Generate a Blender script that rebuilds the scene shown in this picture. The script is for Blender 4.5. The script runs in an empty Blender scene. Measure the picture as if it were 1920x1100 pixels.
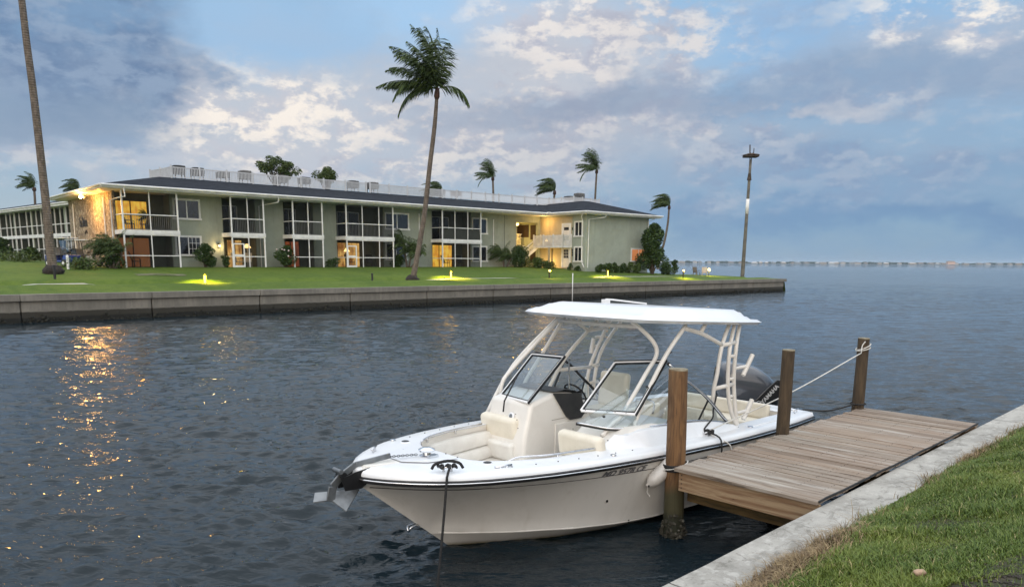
import bpy, math, random
import numpy as np
from mathutils import Vector, Matrix, noise as mnoise
random.seed(7); np.random.seed(7)
R = math.radians
scene = bpy.context.scene
col = scene.collection
# ------------------------------------------------------------------ camera model (a 1920 x 1100 crop of a 4:3 phone frame)
F, CX, CY, EYE = 1400., 960., 720., 3.2
PITCH, ROLL = R(9.35), R(-0.36)
_fw = Vector((0, math.cos(PITCH), -math.sin(PITCH)))
_u0 = Vector((0, math.sin(PITCH), math.cos(PITCH))); _r0 = Vector((1, 0, 0))
_rt = _r0*math.cos(ROLL) - _u0*math.sin(ROLL); _up = _r0*math.sin(ROLL) + _u0*math.cos(ROLL)
def ray(px, py): return _rt*((px-CX)/F) + _up*((CY-py)/F) + _fw
def G(px, py, z=0.):                       # ground point at height z seen at a pixel of the photograph
    r = ray(px, py); t = (z-EYE)/r.z; return Vector((r.x*t, r.y*t, z))
def D(px, py, Y):                          # point at distance Y
    r = ray(px, py); t = Y/r.y; return Vector((r.x*t, Y, EYE+r.z*t))
cam = bpy.data.cameras.new('camera'); co = bpy.data.objects.new('camera', cam); col.objects.link(co)
cam.sensor_fit = 'HORIZONTAL'; cam.sensor_width = 36; cam.lens = F/1920*36
cam.shift_y = (CY-550)/1920.
cam.clip_start = .1; cam.clip_end = 20000
M = Matrix((( _rt.x, _up.x, -_fw.x, 0), (_rt.y, _up.y, -_fw.y, 0), (_rt.z, _up.z, -_fw.z, EYE), (0, 0, 0, 1)))
co.matrix_world = M
scene.camera = co

# ------------------------------------------------------------------ mesh builder
def frame_rot(d):
    d = Vector(d).normalized()
    a = Vector((0, 0, 1)) if abs(d.z) < .95 else Vector((1, 0, 0))
    s = d.cross(a).normalized(); return s, s.cross(d).normalized()
def smooth_pts(pts, k=4):
    P = [Vector(p) for p in pts]
    if len(P) < 3: return P
    out = []
    for i in range(len(P)-1):
        p0 = P[i-1] if i else P[0]*2-P[1]; p1 = P[i]; p2 = P[i+1]; p3 = P[i+2] if i+2 < len(P) else P[-1]*2-P[-2]
        for j in range(k):
            t = j/k
            out.append(.5*((2*p1)+(p2-p0)*t+(2*p0-5*p1+4*p2-p3)*t*t+(3*p1-p0-3*p2+p3)*t**3))
    out.append(P[-1]); return out
class MB:
    def __init__(s): s.v = []; s.f = []
    def add(s, V, Fs):
        n = len(s.v); s.v += [tuple(p) for p in V]; s.f += [tuple(i+n for i in f) for f in Fs]; return s
    def box(s, c, d, rz=0, rx=0, ry=0, taper=1.):
        m = Matrix.Rotation(rz, 3, 'Z') @ Matrix.Rotation(ry, 3, 'Y') @ Matrix.Rotation(rx, 3, 'X')
        V = []
        for z in (-.5, .5):
            k = taper if z > 0 else 1
            for x, y in ((-.5, -.5), (.5, -.5), (.5, .5), (-.5, .5)): V.append(m @ Vector((x*d[0]*k, y*d[1]*k, z*d[2])) + Vector(c))
        return s.add(V, [(3, 2, 1, 0), (4, 5, 6, 7), (0, 1, 5, 4), (1, 2, 6, 5), (2, 3, 7, 6), (3, 0, 4, 7)])
    def b2(s, a, b):                       # box from corner to corner
        return s.box([(a[i]+b[i])/2 for i in range(3)], [abs(b[i]-a[i]) for i in range(3)])
    def bar(s, p, q, w, h, up=(0, 0, 1)):
        p, q = Vector(p), Vector(q); d = (q-p).normalized(); up = Vector(up)
        a = d.cross(up).normalized(); b = a.cross(d).normalized(); V = []
        for e in (p, q):
            for x, y in ((-1, -1), (1, -1), (1, 1), (-1, 1)): V.append(e + a*x*w/2 + b*y*h/2)
        return s.add(V, [(3, 2, 1, 0), (4, 5, 6, 7), (0, 1, 5, 4), (1, 2, 6, 5), (2, 3, 7, 6), (3, 0, 4, 7)])
    def tube(s, pts, r, n=8, k=0, flat=1.):
        P = smooth_pts(pts, k) if k else [Vector(p) for p in pts]
        if not isinstance(r, (list, tuple)): rr = [r]*len(P)
        else:
            rr = []
            for i in range(len(P)):
                t = i/(len(P)-1)*(len(r)-1); a = min(int(t), len(r)-2); rr.append(r[a]+(r[a+1]-r[a])*(t-a))
        V = []; ref = None
        for i, p in enumerate(P):
            d = (P[min(i+1, len(P)-1)]-P[max(i-1, 0)])
            if d.length < 1e-7: d = Vector((0, 0, 1))
            d.normalize()
            if ref is None: a, b = frame_rot(d)
            else:
                a = ref-d*ref.dot(d); a.normalize(); b = a.cross(d)
            ref = a
            for j in range(n):
                t = 2*math.pi*j/n; V.append(p + (a*math.cos(t)+b*math.sin(t)*flat)*rr[i])
        Fs = []
        for i in range(len(P)-1):
            for j in range(n):
                k2 = (j+1) % n; Fs.append((i*n+j, i*n+k2, (i+1)*n+k2, (i+1)*n+j))
        Fs.append(tuple(range(n))[::-1]); Fs.append(tuple((len(P)-1)*n+j for j in range(n)))
        return s.add(V, Fs)
    def lathe(s, prof, c=(0, 0, 0), n=16, axis=None, sx=1, sy=1):
        V = []; c = Vector(c)
        if axis is not None:
            d = Vector(axis).normalized(); a, b = frame_rot(d)
        else: d, a, b = Vector((0, 0, 1)), Vector((1, 0, 0)), Vector((0, 1, 0))
        for r, z in prof:
            for j in range(n):
                t = 2*math.pi*j/n; V.append(c + a*(r*math.cos(t)*sx) + b*(r*math.sin(t)*sy) + d*z)
        Fs = []
        for i in range(len(prof)-1):
            for j in range(n):
                k = (j+1) % n; Fs.append((i*n+j, i*n+k, (i+1)*n+k, (i+1)*n+j))
        Fs.append(tuple(range(n))[::-1]); Fs.append(tuple((len(prof)-1)*n+j for j in range(n)))
        return s.add(V, Fs)
    def ball(s, c, r, n=10, m=7, sc=(1, 1, 1), jit=0):
        V = []; Fs = []; c = Vector(c)
        for i in range(m+1):
            ph = math.pi*i/m
            for j in range(n):
                t = 2*math.pi*j/n; q = Vector((math.sin(ph)*math.cos(t), math.sin(ph)*math.sin(t), math.cos(ph)))
                k = r*(1+jit*mnoise.noise(q*2.3+c*3)) if jit else r
                V.append(c+Vector((q.x*sc[0], q.y*sc[1], q.z*sc[2]))*k)
        for i in range(m):
            for j in range(n):
                k = (j+1) % n; Fs.append((i*n+j, (i+1)*n+j, (i+1)*n+k, i*n+k))
        return s.add(V, Fs)
    def grid(s, rows, close=False):        # rows: list of equal-length point lists
        n = len(rows[0]); V = [p for r in rows for p in r]; Fs = []
        for i in range(len(rows)-1):
            for j in range(n if close else n-1):
                k = (j+1) % n; Fs.append((i*n+j, i*n+k, (i+1)*n+k, (i+1)*n+j))
        return s.add(V, Fs)
    def prism(s, poly, z0, z1):
        n = len(poly); V = [(p[0], p[1], z0) for p in poly]+[(p[0], p[1], z1) for p in poly]
        return s.add(V, [tuple(range(n))[::-1], tuple(range(n, 2*n))]+[(i, (i+1) % n, n+(i+1) % n, n+i) for i in range(n)])
    def slab(s, poly, off):                # arbitrary planar polygon with thickness vector
        n = len(poly); off = Vector(off); P = [Vector(p) for p in poly]; V = P+[p+off for p in P]
        return s.add(V, [tuple(range(n))[::-1], tuple(range(n, 2*n))]+[(i, (i+1) % n, n+(i+1) % n, n+i) for i in range(n)])
    def build(s, name, m, parent=None, smooth=False, bevel=0, seg=2, loc=None, fix=True, sub=0):
        me = bpy.data.meshes.new(name); me.from_pydata(s.v, [], s.f); me.validate()
        if fix:
            import bmesh
            b = bmesh.new(); b.from_mesh(me); bmesh.ops.recalc_face_normals(b, faces=b.faces); b.to_mesh(me); b.free()
        if smooth:
            me.polygons.foreach_set('use_smooth', [True]*len(me.polygons))
            if smooth != 'all' : me.set_sharp_from_angle(angle=R(38))
        o = bpy.data.objects.new(name, me); col.objects.link(o)
        if m is not None: me.materials.append(m)
        if parent is not None: o.parent = parent
        if loc is not None: o.location = loc
        if bevel:
            md = o.modifiers.new('bevel', 'BEVEL'); md.width = bevel; md.segments = seg; md.limit_method = 'ANGLE'; md.angle_limit = R(40)
            me.polygons.foreach_set('use_smooth', [True]*len(me.polygons)); me.set_sharp_from_angle(angle=R(60))
        if sub:
            md = o.modifiers.new('sub', 'SUBSURF'); md.levels = sub; md.render_levels = sub
        return o
def tag(o, label=None, cat=None, group=None, kind=None):
    if label: o['label'] = label
    if cat: o['category'] = cat
    if group: o['group'] = group
    if kind: o['kind'] = kind
    return o
def thing(name, label, cat, loc=(0, 0, 0), rz=0, group=None):
    o = bpy.data.objects.new(name, None); col.objects.link(o); o.location = loc; o.rotation_euler = (0, 0, rz)
    o.empty_display_size = .3
    return tag(o, label, cat, group)
def copy_tree(o, parent=None):
    c = o.copy(); col.objects.link(c)
    if parent is not None: c.parent = parent
    for ch in list(o.children): copy_tree(ch, c)
    return c
def text_mb(txt, size, extr=.0, font_shear=0, bold=0):
    cu = bpy.data.curves.new('txt', 'FONT'); cu.body = txt; cu.size = size; cu.extrude = extr; cu.shear = font_shear; cu.offset = bold; cu.resolution_u = 3
    o = bpy.data.objects.new('txt', cu); col.objects.link(o)
    bpy.context.view_layer.update()
    me = bpy.data.meshes.new_from_object(o.evaluated_get(bpy.context.evaluated_depsgraph_get()))
    mb = MB(); mb.add([v.co.copy() for v in me.vertices], [tuple(p.vertices) for p in me.polygons])
    bpy.data.objects.remove(o); bpy.data.curves.remove(cu); bpy.data.meshes.remove(me)
    return mb

# ------------------------------------------------------------------ node helpers
class NT:
    def __init__(s, t): s.t = t; s.L = t.links
    def n(s, typ, **k):
        o = s.t.nodes.new(typ)
        for a, b in k.items(): setattr(o, a, b)
        return o
    def setin(s, sock, v):
        if isinstance(v, X): s.L.new(v.s, sock)
        elif hasattr(v, 'is_output'): s.L.new(v, sock)
        else: sock.default_value = v
    def m(s, op, a, b=0., c=0., clamp=False):
        o = s.n('ShaderNodeMath', operation=op, use_clamp=clamp)
        s.setin(o.inputs[0], a); s.setin(o.inputs[1], b)
        if op in ('SMOOTH_MIN', 'MULTIPLY_ADD', 'COMPARE'): s.setin(o.inputs[2], c)
        return X(s, o.outputs[0])
    def vec(s, x, y, z=0.):
        o = s.n('ShaderNodeCombineXYZ'); s.setin(o.inputs[0], x); s.setin(o.inputs[1], y); s.setin(o.inputs[2], z); return o.outputs[0]
    def noise(s, vec, scale, detail=4, rough=.55, dist=0., out='Fac'):
        o = s.n('ShaderNodeTexNoise'); s.setin(o.inputs['Vector'], vec); o.inputs['Scale'].default_value = scale
        o.inputs['Detail'].default_value = detail; o.inputs['Roughness'].default_value = rough; o.inputs['Distortion'].default_value = dist
        return X(s, o.outputs[out])
    def step(s, x, a, b):                  # smoothstep a..b
        o = s.n('ShaderNodeMapRange', interpolation_type='SMOOTHSTEP'); s.setin(o.inputs[0], x); s.setin(o.inputs[1], a); s.setin(o.inputs[2], b)
        return X(s, o.outputs[0])
    def mix(s, f, a, b):
        o = s.n('ShaderNodeMix', data_type='RGBA'); s.setin(o.inputs[0], f)
        for i, c in ((6, a), (7, b)):
            if isinstance(c, (tuple, list)): c = (*c[:3], 1)
            s.setin(o.inputs[i], c)
        return X(s, o.outputs[2])
    def ramp(s, f, stops, interp='LINEAR'):
        o = s.n('ShaderNodeValToRGB'); cr = o.color_ramp; cr.interpolation = interp
        while len(cr.elements) < len(stops): cr.elements.new(.5)
        for e, (p, c) in zip(cr.elements, stops): e.position = p; e.color = (*c, 1)
        s.setin(o.inputs[0], f); return X(s, o.outputs[0])
    def mapping(s, vec, scale=(1, 1, 1), rot=(0, 0, 0), loc=(0, 0, 0)):
        o = s.n('ShaderNodeMapping'); s.setin(o.inputs[0], vec); o.inputs['Scale'].default_value = scale; o.inputs['Rotation'].default_value = rot; o.inputs['Location'].default_value = loc
        return o.outputs[0]
class X:
    def __init__(s, nt, sock): s.nt = nt; s.s = sock
    def __add__(a, b): return a.nt.m('ADD', a, b)
    def __radd__(a, b): return a.nt.m('ADD', a, b)
    def __sub__(a, b): return a.nt.m('SUBTRACT', a, b)
    def __rsub__(a, b): return a.nt.m('SUBTRACT', b, a)
    def __mul__(a, b): return a.nt.m('MULTIPLY', a, b)
    def __rmul__(a, b): return a.nt.m('MULTIPLY', a, b)
    def __truediv__(a, b): return a.nt.m('DIVIDE', a, b)
def new_mat(name):
    m = bpy.data.materials.new(name); m.use_nodes = True; t = NT(m.node_tree)
    return m, t, m.node_tree.nodes['Principled BSDF']
def bump(t, p, h, strength=.3, dist=.02, normal=None):
    o = t.n('ShaderNodeBump'); o.inputs['Strength'].default_value = strength; o.inputs['Distance'].default_value = dist
    t.setin(o.inputs['Height'], h)
    if normal is not None: t.setin(o.inputs['Normal'], normal)
    t.L.new(o.outputs[0], p.inputs['Normal']); return o.outputs[0]
def mat(name, c, rough=.5, c2=None, sc=3., bsc=0, bs=.2, bd=.01, metal=0, spec=.5, stretch=(1, 1, 1), coat=0, detail=5, ramp=(.35, .65)):
    m, t, p = new_mat(name)
    tc = t.n('ShaderNodeTexCoord').outputs['Object']
    p.inputs['Roughness'].default_value = rough; p.inputs['Metallic'].default_value = metal
    p.inputs['Specular IOR Level'].default_value = spec; p.inputs['Coat Weight'].default_value = coat
    if c2 is None: c2 = tuple(x*.88 for x in c)
    v = t.mapping(tc, stretch)
    f = t.step(t.noise(v, sc, detail, .6), ramp[0], ramp[1])
    t.setin(p.inputs['Base Color'], t.mix(f, c, c2))
    if bsc: bump(t, p, t.noise(v, bsc, 4, .6), bs, bd)
    return m
def emis(name, c, s):
    m, t, p = new_mat(name); p.inputs['Base Color'].default_value = (*c, 1)
    p.inputs['Emission Color'].default_value = (*c, 1); p.inputs['Emission Strength'].default_value = s; return m
def glass(name, tint=(.9, .95, .97), alpha=.2, rough=.03):
    m = bpy.data.materials.new(name); m.use_nodes = True; t = NT(m.node_tree); m.node_tree.nodes.clear()
    o = t.n('ShaderNodeOutputMaterial'); mx = t.n('ShaderNodeMixShader'); tr = t.n('ShaderNodeBsdfTransparent'); gl = t.n('ShaderNodeBsdfGlossy')
    tr.inputs[0].default_value = (*tint, 1); gl.inputs['Roughness'].default_value = rough; gl.inputs[0].default_value = (.95, .97, 1, 1)
    fr = t.n('ShaderNodeLayerWeight'); fc = X(t, fr.outputs['Facing'])
    t.setin(mx.inputs[0], t.m('ADD', t.m('POWER', fc, 4.)*.75, alpha, clamp=True))
    t.L.new(tr.outputs[0], mx.inputs[1]); t.L.new(gl.outputs[0], mx.inputs[2]); t.L.new(mx.outputs[0], o.inputs[0]); return m
# ------------------------------------------------------------------ render settings, sky, sun
scene.render.engine = 'CYCLES'
vs = scene.view_settings; vs.view_transform = 'Standard'; vs.look = 'None'; vs.gamma = 1; vs.exposure = 0.12; vs.use_curve_mapping = False
w = bpy.data.worlds.new('World'); scene.world = w; w.use_nodes = True
t = NT(w.node_tree); w.node_tree.nodes.clear()
wo = t.n('ShaderNodeOutputWorld'); bg = t.n('ShaderNodeBackground'); t.L.new(bg.outputs[0], wo.inputs[0])
SKY = .1; bg.inputs[1].default_value = SKY
SUN_EL, SUN_AZ = R(16), R(188)             # azimuth clockwise from +Y: behind the camera, to the left
sky = t.n('ShaderNodeTexSky', sky_type='NISHITA'); sky.sun_disc = False; sky.sun_elevation = SUN_EL; sky.sun_rotation = SUN_AZ
tc = t.n('ShaderNodeTexCoord').outputs['Generated']
sp = t.n('ShaderNodeSeparateXYZ'); t.L.new(tc, sp.inputs[0])
dx, dy, dz = (X(t, sp.outputs[i]) for i in range(3))
az = t.m('ARCTAN2', dx, dy); el = t.m('ARCSINE', dz)
D2 = 57.29578
A = az*D2; E = el*D2                       # degrees
# two-dimensional cloud space, warped by fractal noise so that no edge is smooth
q = t.vec(dx, dy, dz*2.0)
wx = t.noise(q, 5.5, 8, .6) - .5; wy = t.noise(t.mapping(q, loc=(7, 3, 1)), 6.5, 8, .62) - .5
Aw = A + wx*15.; Ew = E + wy*8.5
fine = t.noise(q, 26, 10, .64); mid = t.noise(t.mapping(q, (1, 1, 1.3), loc=(2, 5, 3)), 9, 9, .6); big = t.noise(q, 3.2, 6, .55)
lump = t.noise(t.mapping(q, (1, 1, .8), loc=(4, 1, 8)), 17, 7, .55, .3)
def blob(a0, e0, ra, re, soft=.55):
    u = (Aw-a0)/ra; v_ = (Ew-e0)/re
    d = t.m('SQRT', u*u+v_*v_)
    return 1.-t.step(d, 1.-soft, 1.+soft*.5)
def over(base, c, f): return t.mix(f, base, tuple(k/SKY for k in c))
def px(x, y): # photograph pixel -> degrees
    r = ray(x, y); return math.degrees(math.atan2(r.x, r.y)), math.degrees(math.atan2(r.z, math.hypot(r.x, r.y)))
def B_(x, y, rx, ry, soft=.55):
    a, e = px(x, y); return blob(a, e, rx/24.5, ry/24.5, soft)
g = t.step(E, 0., 20.)
side = t.step(A, -30., 32.)
clear = t.mix(t.step(E, -1., 17.), tuple(k/SKY for k in (.235, .385, .565)), tuple(k/SKY for k in (.36, .575, .83)))
hz = t.mix(side, tuple(k/SKY for k in (.44, .54, .66)), tuple(k/SKY for k in (.21, .37, .565)))
base = t.mix(t.m('SUBTRACT', 1., t.step(E, 0., 9.)), clear, hz)
base = t.mix(.22, base, X(t, sky.outputs[0]))
# soft grey-violet stratus everywhere above the horizon, broken up
strat = t.step(mid*.55+big*.45 + side*-.03, .43, .60) * t.step(Ew, 2.5, 7.)
base = over(base, (.44, .50, .61), strat*.75)
c = base
c = over(c, (.36, .55, .78), B_(560, 60, 260, 75)*.8)
c = over(c, (.40, .62, .88), B_(870, 15, 190, 75)*.8)
c = over(c, (.30, .50, .76), B_(1560, 40, 210, 75)*.75)
c = over(c, (.56, .59, .65), B_(1020, 200, 330, 120)*.75)
c = over(c, (.50, .55, .64), B_(560, 250, 520, 120)*.7)
c = over(c, (.47, .50, .58), B_(1780, 110, 260, 75)*.6)

c = over(c, (.27, .40, .57), B_(1600, 250, 420, 150, .7)*.5)
c = over(c, (.42, .46, .55), B_(1150, 300, 420, 90, .7)*.5)
c = over(c, (.15, .27, .47), B_(1650, 415, 560, 38, .8)*.85)
c = over(c, (.24, .40, .60), B_(1500, 360, 380, 60, .8)*.4)
c = over(c, (.30, .42, .58), B_(1620, 300, 260, 60)*.4)
c = over(c, (.23, .38, .56), B_(1560, 455, 600, 50, .8)*.55)
# lit billows
billow = t.step(lump*.5+fine*.5, .43, .56)
q2 = t.mapping(q, (1, 1, 1), loc=(.012, 0, -.030))
lump2 = t.noise(t.mapping(q2, (1, 1, .8), loc=(4, 1, 8)), 17, 7, .55, .3); fine2 = t.noise(t.mapping(q, (1, 1, 1), loc=(.005, 0, -.012)), 26, 10, .64)
relief = t.step((lump-lump2)*.7+(fine-fine2)*.55, -.075, .085)
bz = lambda *a: B_(*a)*billow
def lit_over(base, c_, f):
    hi = tuple(k/SKY for k in c_); lo = tuple(k/SKY for k in (c_[0]*.60, c_[1]*.66, c_[2]*.80))
    return t.mix(f, base, t.mix(relief, lo, hi))
c = lit_over(c, (.56, .60, .67), B_(1480, 190, 520, 190, .7)*t.step(mid*.5+lump*.5, .44, .60)*.55)
c = lit_over(c, (.50, .54, .62), B_(1300, 330, 480, 80, .7)*t.step(mid*.4+fine*.6, .44, .58)*.5)
c = over(c, (.60, .62, .67), B_(430, 225, 300, 110)*.6)
c = lit_over(c, (1.0, .92, .83), bz(430, 205, 230, 88)*.95)
c = lit_over(c, (.94, .87, .80), bz(600, 260, 310, 80)*.75)
c = over(c, (.60, .61, .66), B_(1080, 70, 220, 90)*.6)
c = lit_over(c, (.98, .92, .86), bz(1070, 60, 190, 80)*.9)
c = lit_over(c, (.80, .76, .74), bz(1270, 40, 120, 70)*.8)
c = lit_over(c, (.74, .71, .71), bz(1120, 120, 240, 90)*.7)
c = lit_over(c, (.95, .90, .84), bz(1800, 20, 150, 60)*.95)
c = lit_over(c, (.70, .67, .68), bz(1290, 225, 320, 40)*.7)
c = lit_over(c, (.76, .71, .69), bz(950, 220, 210, 90)*.6)
c = lit_over(c, (.68, .67, .68), bz(800, 320, 320, 60)*.6)
c = lit_over(c, (.50, .55, .64), bz(1700, 290, 330, 60)*.45)
c = lit_over(c, (.66, .66, .68), bz(120, 310, 240, 45)*.6)
c = over(c, (.22, .33, .50), B_(1250, 200, 300, 44, .6)*(.35+relief*.35))
c = over(c, (.30, .36, .48), B_(1020, 215, 220, 30, .6)*.5)
c = over(c, (.24, .35, .52), B_(1700, 150, 330, 50, .7)*(.25+fine*.5))
c = over(c, (.20, .33, .52), B_(1700, 330, 420, 50, .7)*(.2+mid*.4))
# dark cloud mass, upper left
dk = t.m('MAXIMUM', B_(100, 70, 215, 135, .6), B_(205, 160, 120, 60, .6))
c = over(c, (.14, .23, .39), dk*(t.step(mid*.5+fine*.5, .36, .56)*.35+.62))
c = over(c, (.40, .50, .64), dk*t.step(fine*.6+lump*.4, .44, .58)*.5)
c = over(c, (.24, .34, .48), B_(60, 215, 230, 50, .6)*.7)
c = over(c, (.22, .33, .50), B_(400, 130, 60, 30)*.6)
c = over(c, (.27, .38, .54), B_(190, 275, 75, 26)*.6)
dim = t.n('ShaderNodeVectorMath', operation='SCALE'); t.setin(dim.inputs[0], c); dim.inputs['Scale'].default_value = .92; c = X(t, dim.outputs[0])
# the rest of the dome: brighter towards the sunset behind the camera and overhead
back = t.step(t.m('MULTIPLY', dy, -1.), .1, .9)*t.step(E, -2., 8.)*(1.-t.step(E, 34., 64.))
c = over(c, (1.55, 1.36, 1.18), back*.85)
zen = t.step(E, 17., 46.)
c = over(c, (1.62, 1.68, 1.76), zen*.9)
low = 1.-t.step(E, -3., 0.)
c = over(c, (.10, .12, .14), low)
t.setin(bg.inputs[0], c)
sl = bpy.data.lights.new('sun', 'SUN'); sl.energy = .7; sl.angle = R(30); sl.color = (1, .86, .72)
so = bpy.data.objects.new('sun', sl); col.objects.link(so)
sd = Vector((math.sin(SUN_AZ)*math.cos(SUN_EL), math.cos(SUN_AZ)*math.cos(SUN_EL), math.sin(SUN_EL)))
so.rotation_euler = sd.to_track_quat('Z', 'Y').to_euler()
def lamp(name, loc, e, c=(1, .62, .2), r=.06, parent=None, typ='POINT'):
    l = bpy.data.lights.new(name, typ); l.energy = e; l.color = c
    if typ == 'POINT': l.shadow_soft_size = r
    o = bpy.data.objects.new(name, l); col.objects.link(o); o.location = loc
    if parent is not None: o.parent = parent
    return o

# ------------------------------------------------------------------ water
m, t, p = new_mat('water'); WATER = m
p.inputs['Base Color'].default_value = (.008, .016, .022, 1); p.inputs['Roughness'].default_value = .025; p.inputs['IOR'].default_value = 1.333
tc = t.n('ShaderNodeTexCoord').outputs['Object']
rip = t.noise(t.mapping(tc, (1, 2.4, 1), (0, 0, R(12))), 10.5, 3, .55, .2)
rip2 = t.noise(t.mapping(tc, (1, 2.8, 1), (0, 0, R(-8))), 3.4, 3, .5, .3)
rip3 = t.noise(t.mapping(tc, (1, 1.7, 1), (0, 0, R(5))), 1.1, 4, .6, .3)
swell = t.noise(t.mapping(tc, (1, 2.2, 1), (0, 0, R(6))), .16, 4, .55)
cd = t.n('ShaderNodeVectorMath', operation='LENGTH'); t.L.new(tc, cd.inputs[0]); far = X(t, cd.outputs['Value'])
amp = t.step(swell, .34, .62)*.75+.45
fw_ = t.step(far, 14., 45.)
n1_ = 1.-t.step(far, 6., 16.); n2_ = 1.-t.step(far, 30., 70.)
h = rip*.013*amp*n1_ + rip2*.040*amp*n2_ + rip3*.24*t.step(far, 30., 80.)*amp
bump(t, p, h, 1., 1.)
wl = []
rng = random.Random(3)
for i in range(110):
    lam = .12*(18 ** (i/109)); th = R(90+rng.gauss(5, 25)); k = 2*math.pi/lam
    a = .0108*lam*(1 if lam < .5 else (.5/lam)**1.5)
    wl.append((k*math.cos(th), k*math.sin(th), rng.uniform(0, 6.28), a, lam))
rad = np.concatenate([np.geomspace(3.2, 420, 1300), np.array([600, 1000, 2000, 4000, 12000.])])
ang = np.linspace(R(-62), R(62), 800)
rr, aa = np.meshgrid(rad, ang, indexing='ij')
xx = rr*np.sin(aa); yy = rr*np.cos(aa); zz = np.zeros_like(xx); cell = rr*(math.log(420/3.2)/1300)
gust = .75+.35*np.sin(xx*.11+1.3*np.sin(yy*.07))*np.sin(yy*.13+.5)
for kx, ky, ph, a, lam in wl:
    pd = np.maximum(rr*rr/2390., .02); f = np.clip((lam/cell-2.8)/1.6, 0, 1); arg = kx*xx+ky*yy+ph+.5*np.sin(.7*xx/lam*.31+yy*.23/lam)
    zz += a*f*gust*(np.cos(arg)+.25*np.cos(2*arg))
# sheltered water between the moored boat, the dock and the seawall lies calmer
ex = (xx-1.87)*.72+(yy-8.19)*.694; wx_ = (xx-1.87)*.694-(yy-8.19)*.72
calm = np.clip((wx_+1.9)/1.4, 0, 1)*np.clip((14-rr)/5, 0, 1)*np.clip((ex+5.5)/3, 0, 1)
zz *= 1-.72*calm
nr, na = rr.shape
V = np.stack([xx, yy, zz], -1).reshape(-1, 3)
idx = np.arange(nr*na).reshape(nr, na)
Fq = np.stack([idx[:-1, :-1], idx[:-1, 1:], idx[1:, 1:], idx[1:, :-1]], -1).reshape(-1, 4)
def np_mesh(name, V, Fq, m, smooth=True):
    me = bpy.data.meshes.new(name); n = len(Fq); k = Fq.shape[1]
    me.vertices.add(len(V)); me.vertices.foreach_set('co', V.astype(np.float32).ravel())
    me.loops.add(n*k); me.loops.foreach_set('vertex_index', Fq.astype(np.int32).ravel())
    me.polygons.add(n); me.polygons.foreach_set('loop_start', np.arange(0, n*k, k, dtype=np.int32))
    if smooth: me.polygons.foreach_set('use_smooth', np.ones(n, dtype=bool))
    me.update(); me.validate(); me.materials.append(m)
    o = bpy.data.objects.new(name, me); col.objects.link(o); return o
wobj = np_mesh('water', V, Fq, WATER); tag(wobj, kind='structure')
# open water outside the rippled fan, same level, meeting its edges
s_, c_ = math.sin(R(62)), math.cos(R(62))
mb = MB()
mb.add([(-3.2*s_, 3.2*c_, 0), (-9000*s_, 9000*c_, 0), (-9000, -3000, 0), (-30, -30, 0)], [(0, 1, 2, 3)])
mb.add([(3.2*s_, 3.2*c_, 0), (9000*s_, 9000*c_, 0), (9000, -3000, 0), (30, -30, 0)], [(3, 2, 1, 0)])
tag(mb.build('water_beyond', WATER, fix=False), kind='structure')
# ------------------------------------------------------------------ far bank
WA = R(41.3); W0 = Vector((-25., 36.6)); we = Vector((math.cos(WA), math.sin(WA))); wn = Vector((-math.sin(WA), math.cos(WA)))
def wp(s, t, z=0.): return Vector((W0.x+we.x*s+wn.x*t, W0.y+we.y*s+wn.y*t, z))
def st(x, y): d = Vector((x, y))-W0; return d.dot(we), d.dot(wn)
def sm(x, a, b): x = min(max((x-a)/(b-a), 0), 1); return x*x*(3-2*x)
def hide(s): return 1-max(sm(s, 1.0, 2.2)*(1-sm(s, 4.6, 5.6)), sm(s, 27, 31)*(1-sm(s, 37, 39)), sm(s, 47, 49)*(1-sm(s, 66, 68)))
def land(s, t):
    k = 1-.80*sm(s, 52, 74)
    z = 1.42+k*(.34*sm(t, .5, 3.4)+.86*min(max((t-3.4)/9.4, 0), 1)) if t > 0 else 1.42
    w_p = sm(t, 3.35, 3.75)*(1-sm(t, 5.1, 5.6)); z = z*(1-w_p)+(1.42+.34*k+.02-.14*hide(s))*w_p
    z += .55*sm(t, 19, 34)*(1-sm(s, -5, 25))
    return z+.03*mnoise.noise(Vector((s*.25, t*.4, 0)))*sm(t, 1, 4)
def LN(s, t, dz=0.): return wp(s, t, land(s, t)+dz)
def LXY(x, y): return land(*st(x, y))
def smax(t):
    pts = [(0, 74.4), (3, 75.), (10, 75.5), (18, 72), (26, 64), (40, 50), (60, 30), (90, 20), (200, 10)]
    for (a, b), (c, d) in zip(pts, pts[1:]):
        if t <= c: return b+(d-b)*(t-a)/(c-a)
    return 10
rows = []
ts = [.3]+list(np.linspace(.6, 16, 52))+list(np.linspace(17, 40, 24))+list(np.linspace(46, 200, 22))
for tt in ts:
    n = 190; sm_ = smax(tt); rows.append([LN(-70+(sm_+70)*(i/(n-1)), tt) for i in range(n)]+[wp(sm_+.6, tt, .9), wp(sm_+1.2, tt, -1)])
rows.append([Vector((p.x, p.y+1, -1)) for p in rows[-1]])
m, t, p = new_mat('lawn'); LAWN = m
tc = t.n('ShaderNodeTexCoord').outputs['Object']
a = t.noise(tc, .22, 5, .6); b = t.noise(tc, 2.2, 6, .7); c = t.noise(tc, 22, 4, .7)
stripe = t.noise(t.mapping(tc, (1, 1, 1), (0, 0, -WA)), .9, 3, .5)
cc = t.mix(t.step(a*.5+b*.5, .42, .6), (.054, .103, .012), (.094, .146, .019))
cc = t.mix(t.step(c, .42, .68)*.55, cc, (.135, .175, .034))
cc = t.mix(t.step(t.noise(t.mapping(tc, loc=(9, 2, 0)), .5, 6, .7), .6, .74)*.5, cc, (.13, .12, .04))
t.setin(p.inputs['Base Color'], cc); p.inputs['Roughness'].default_value = .85; p.inputs['Specular IOR Level'].default_value = .2
bump(t, p, c*.5+t.noise(tc, 60, 3, .7)*.5, .7, .06)
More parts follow.
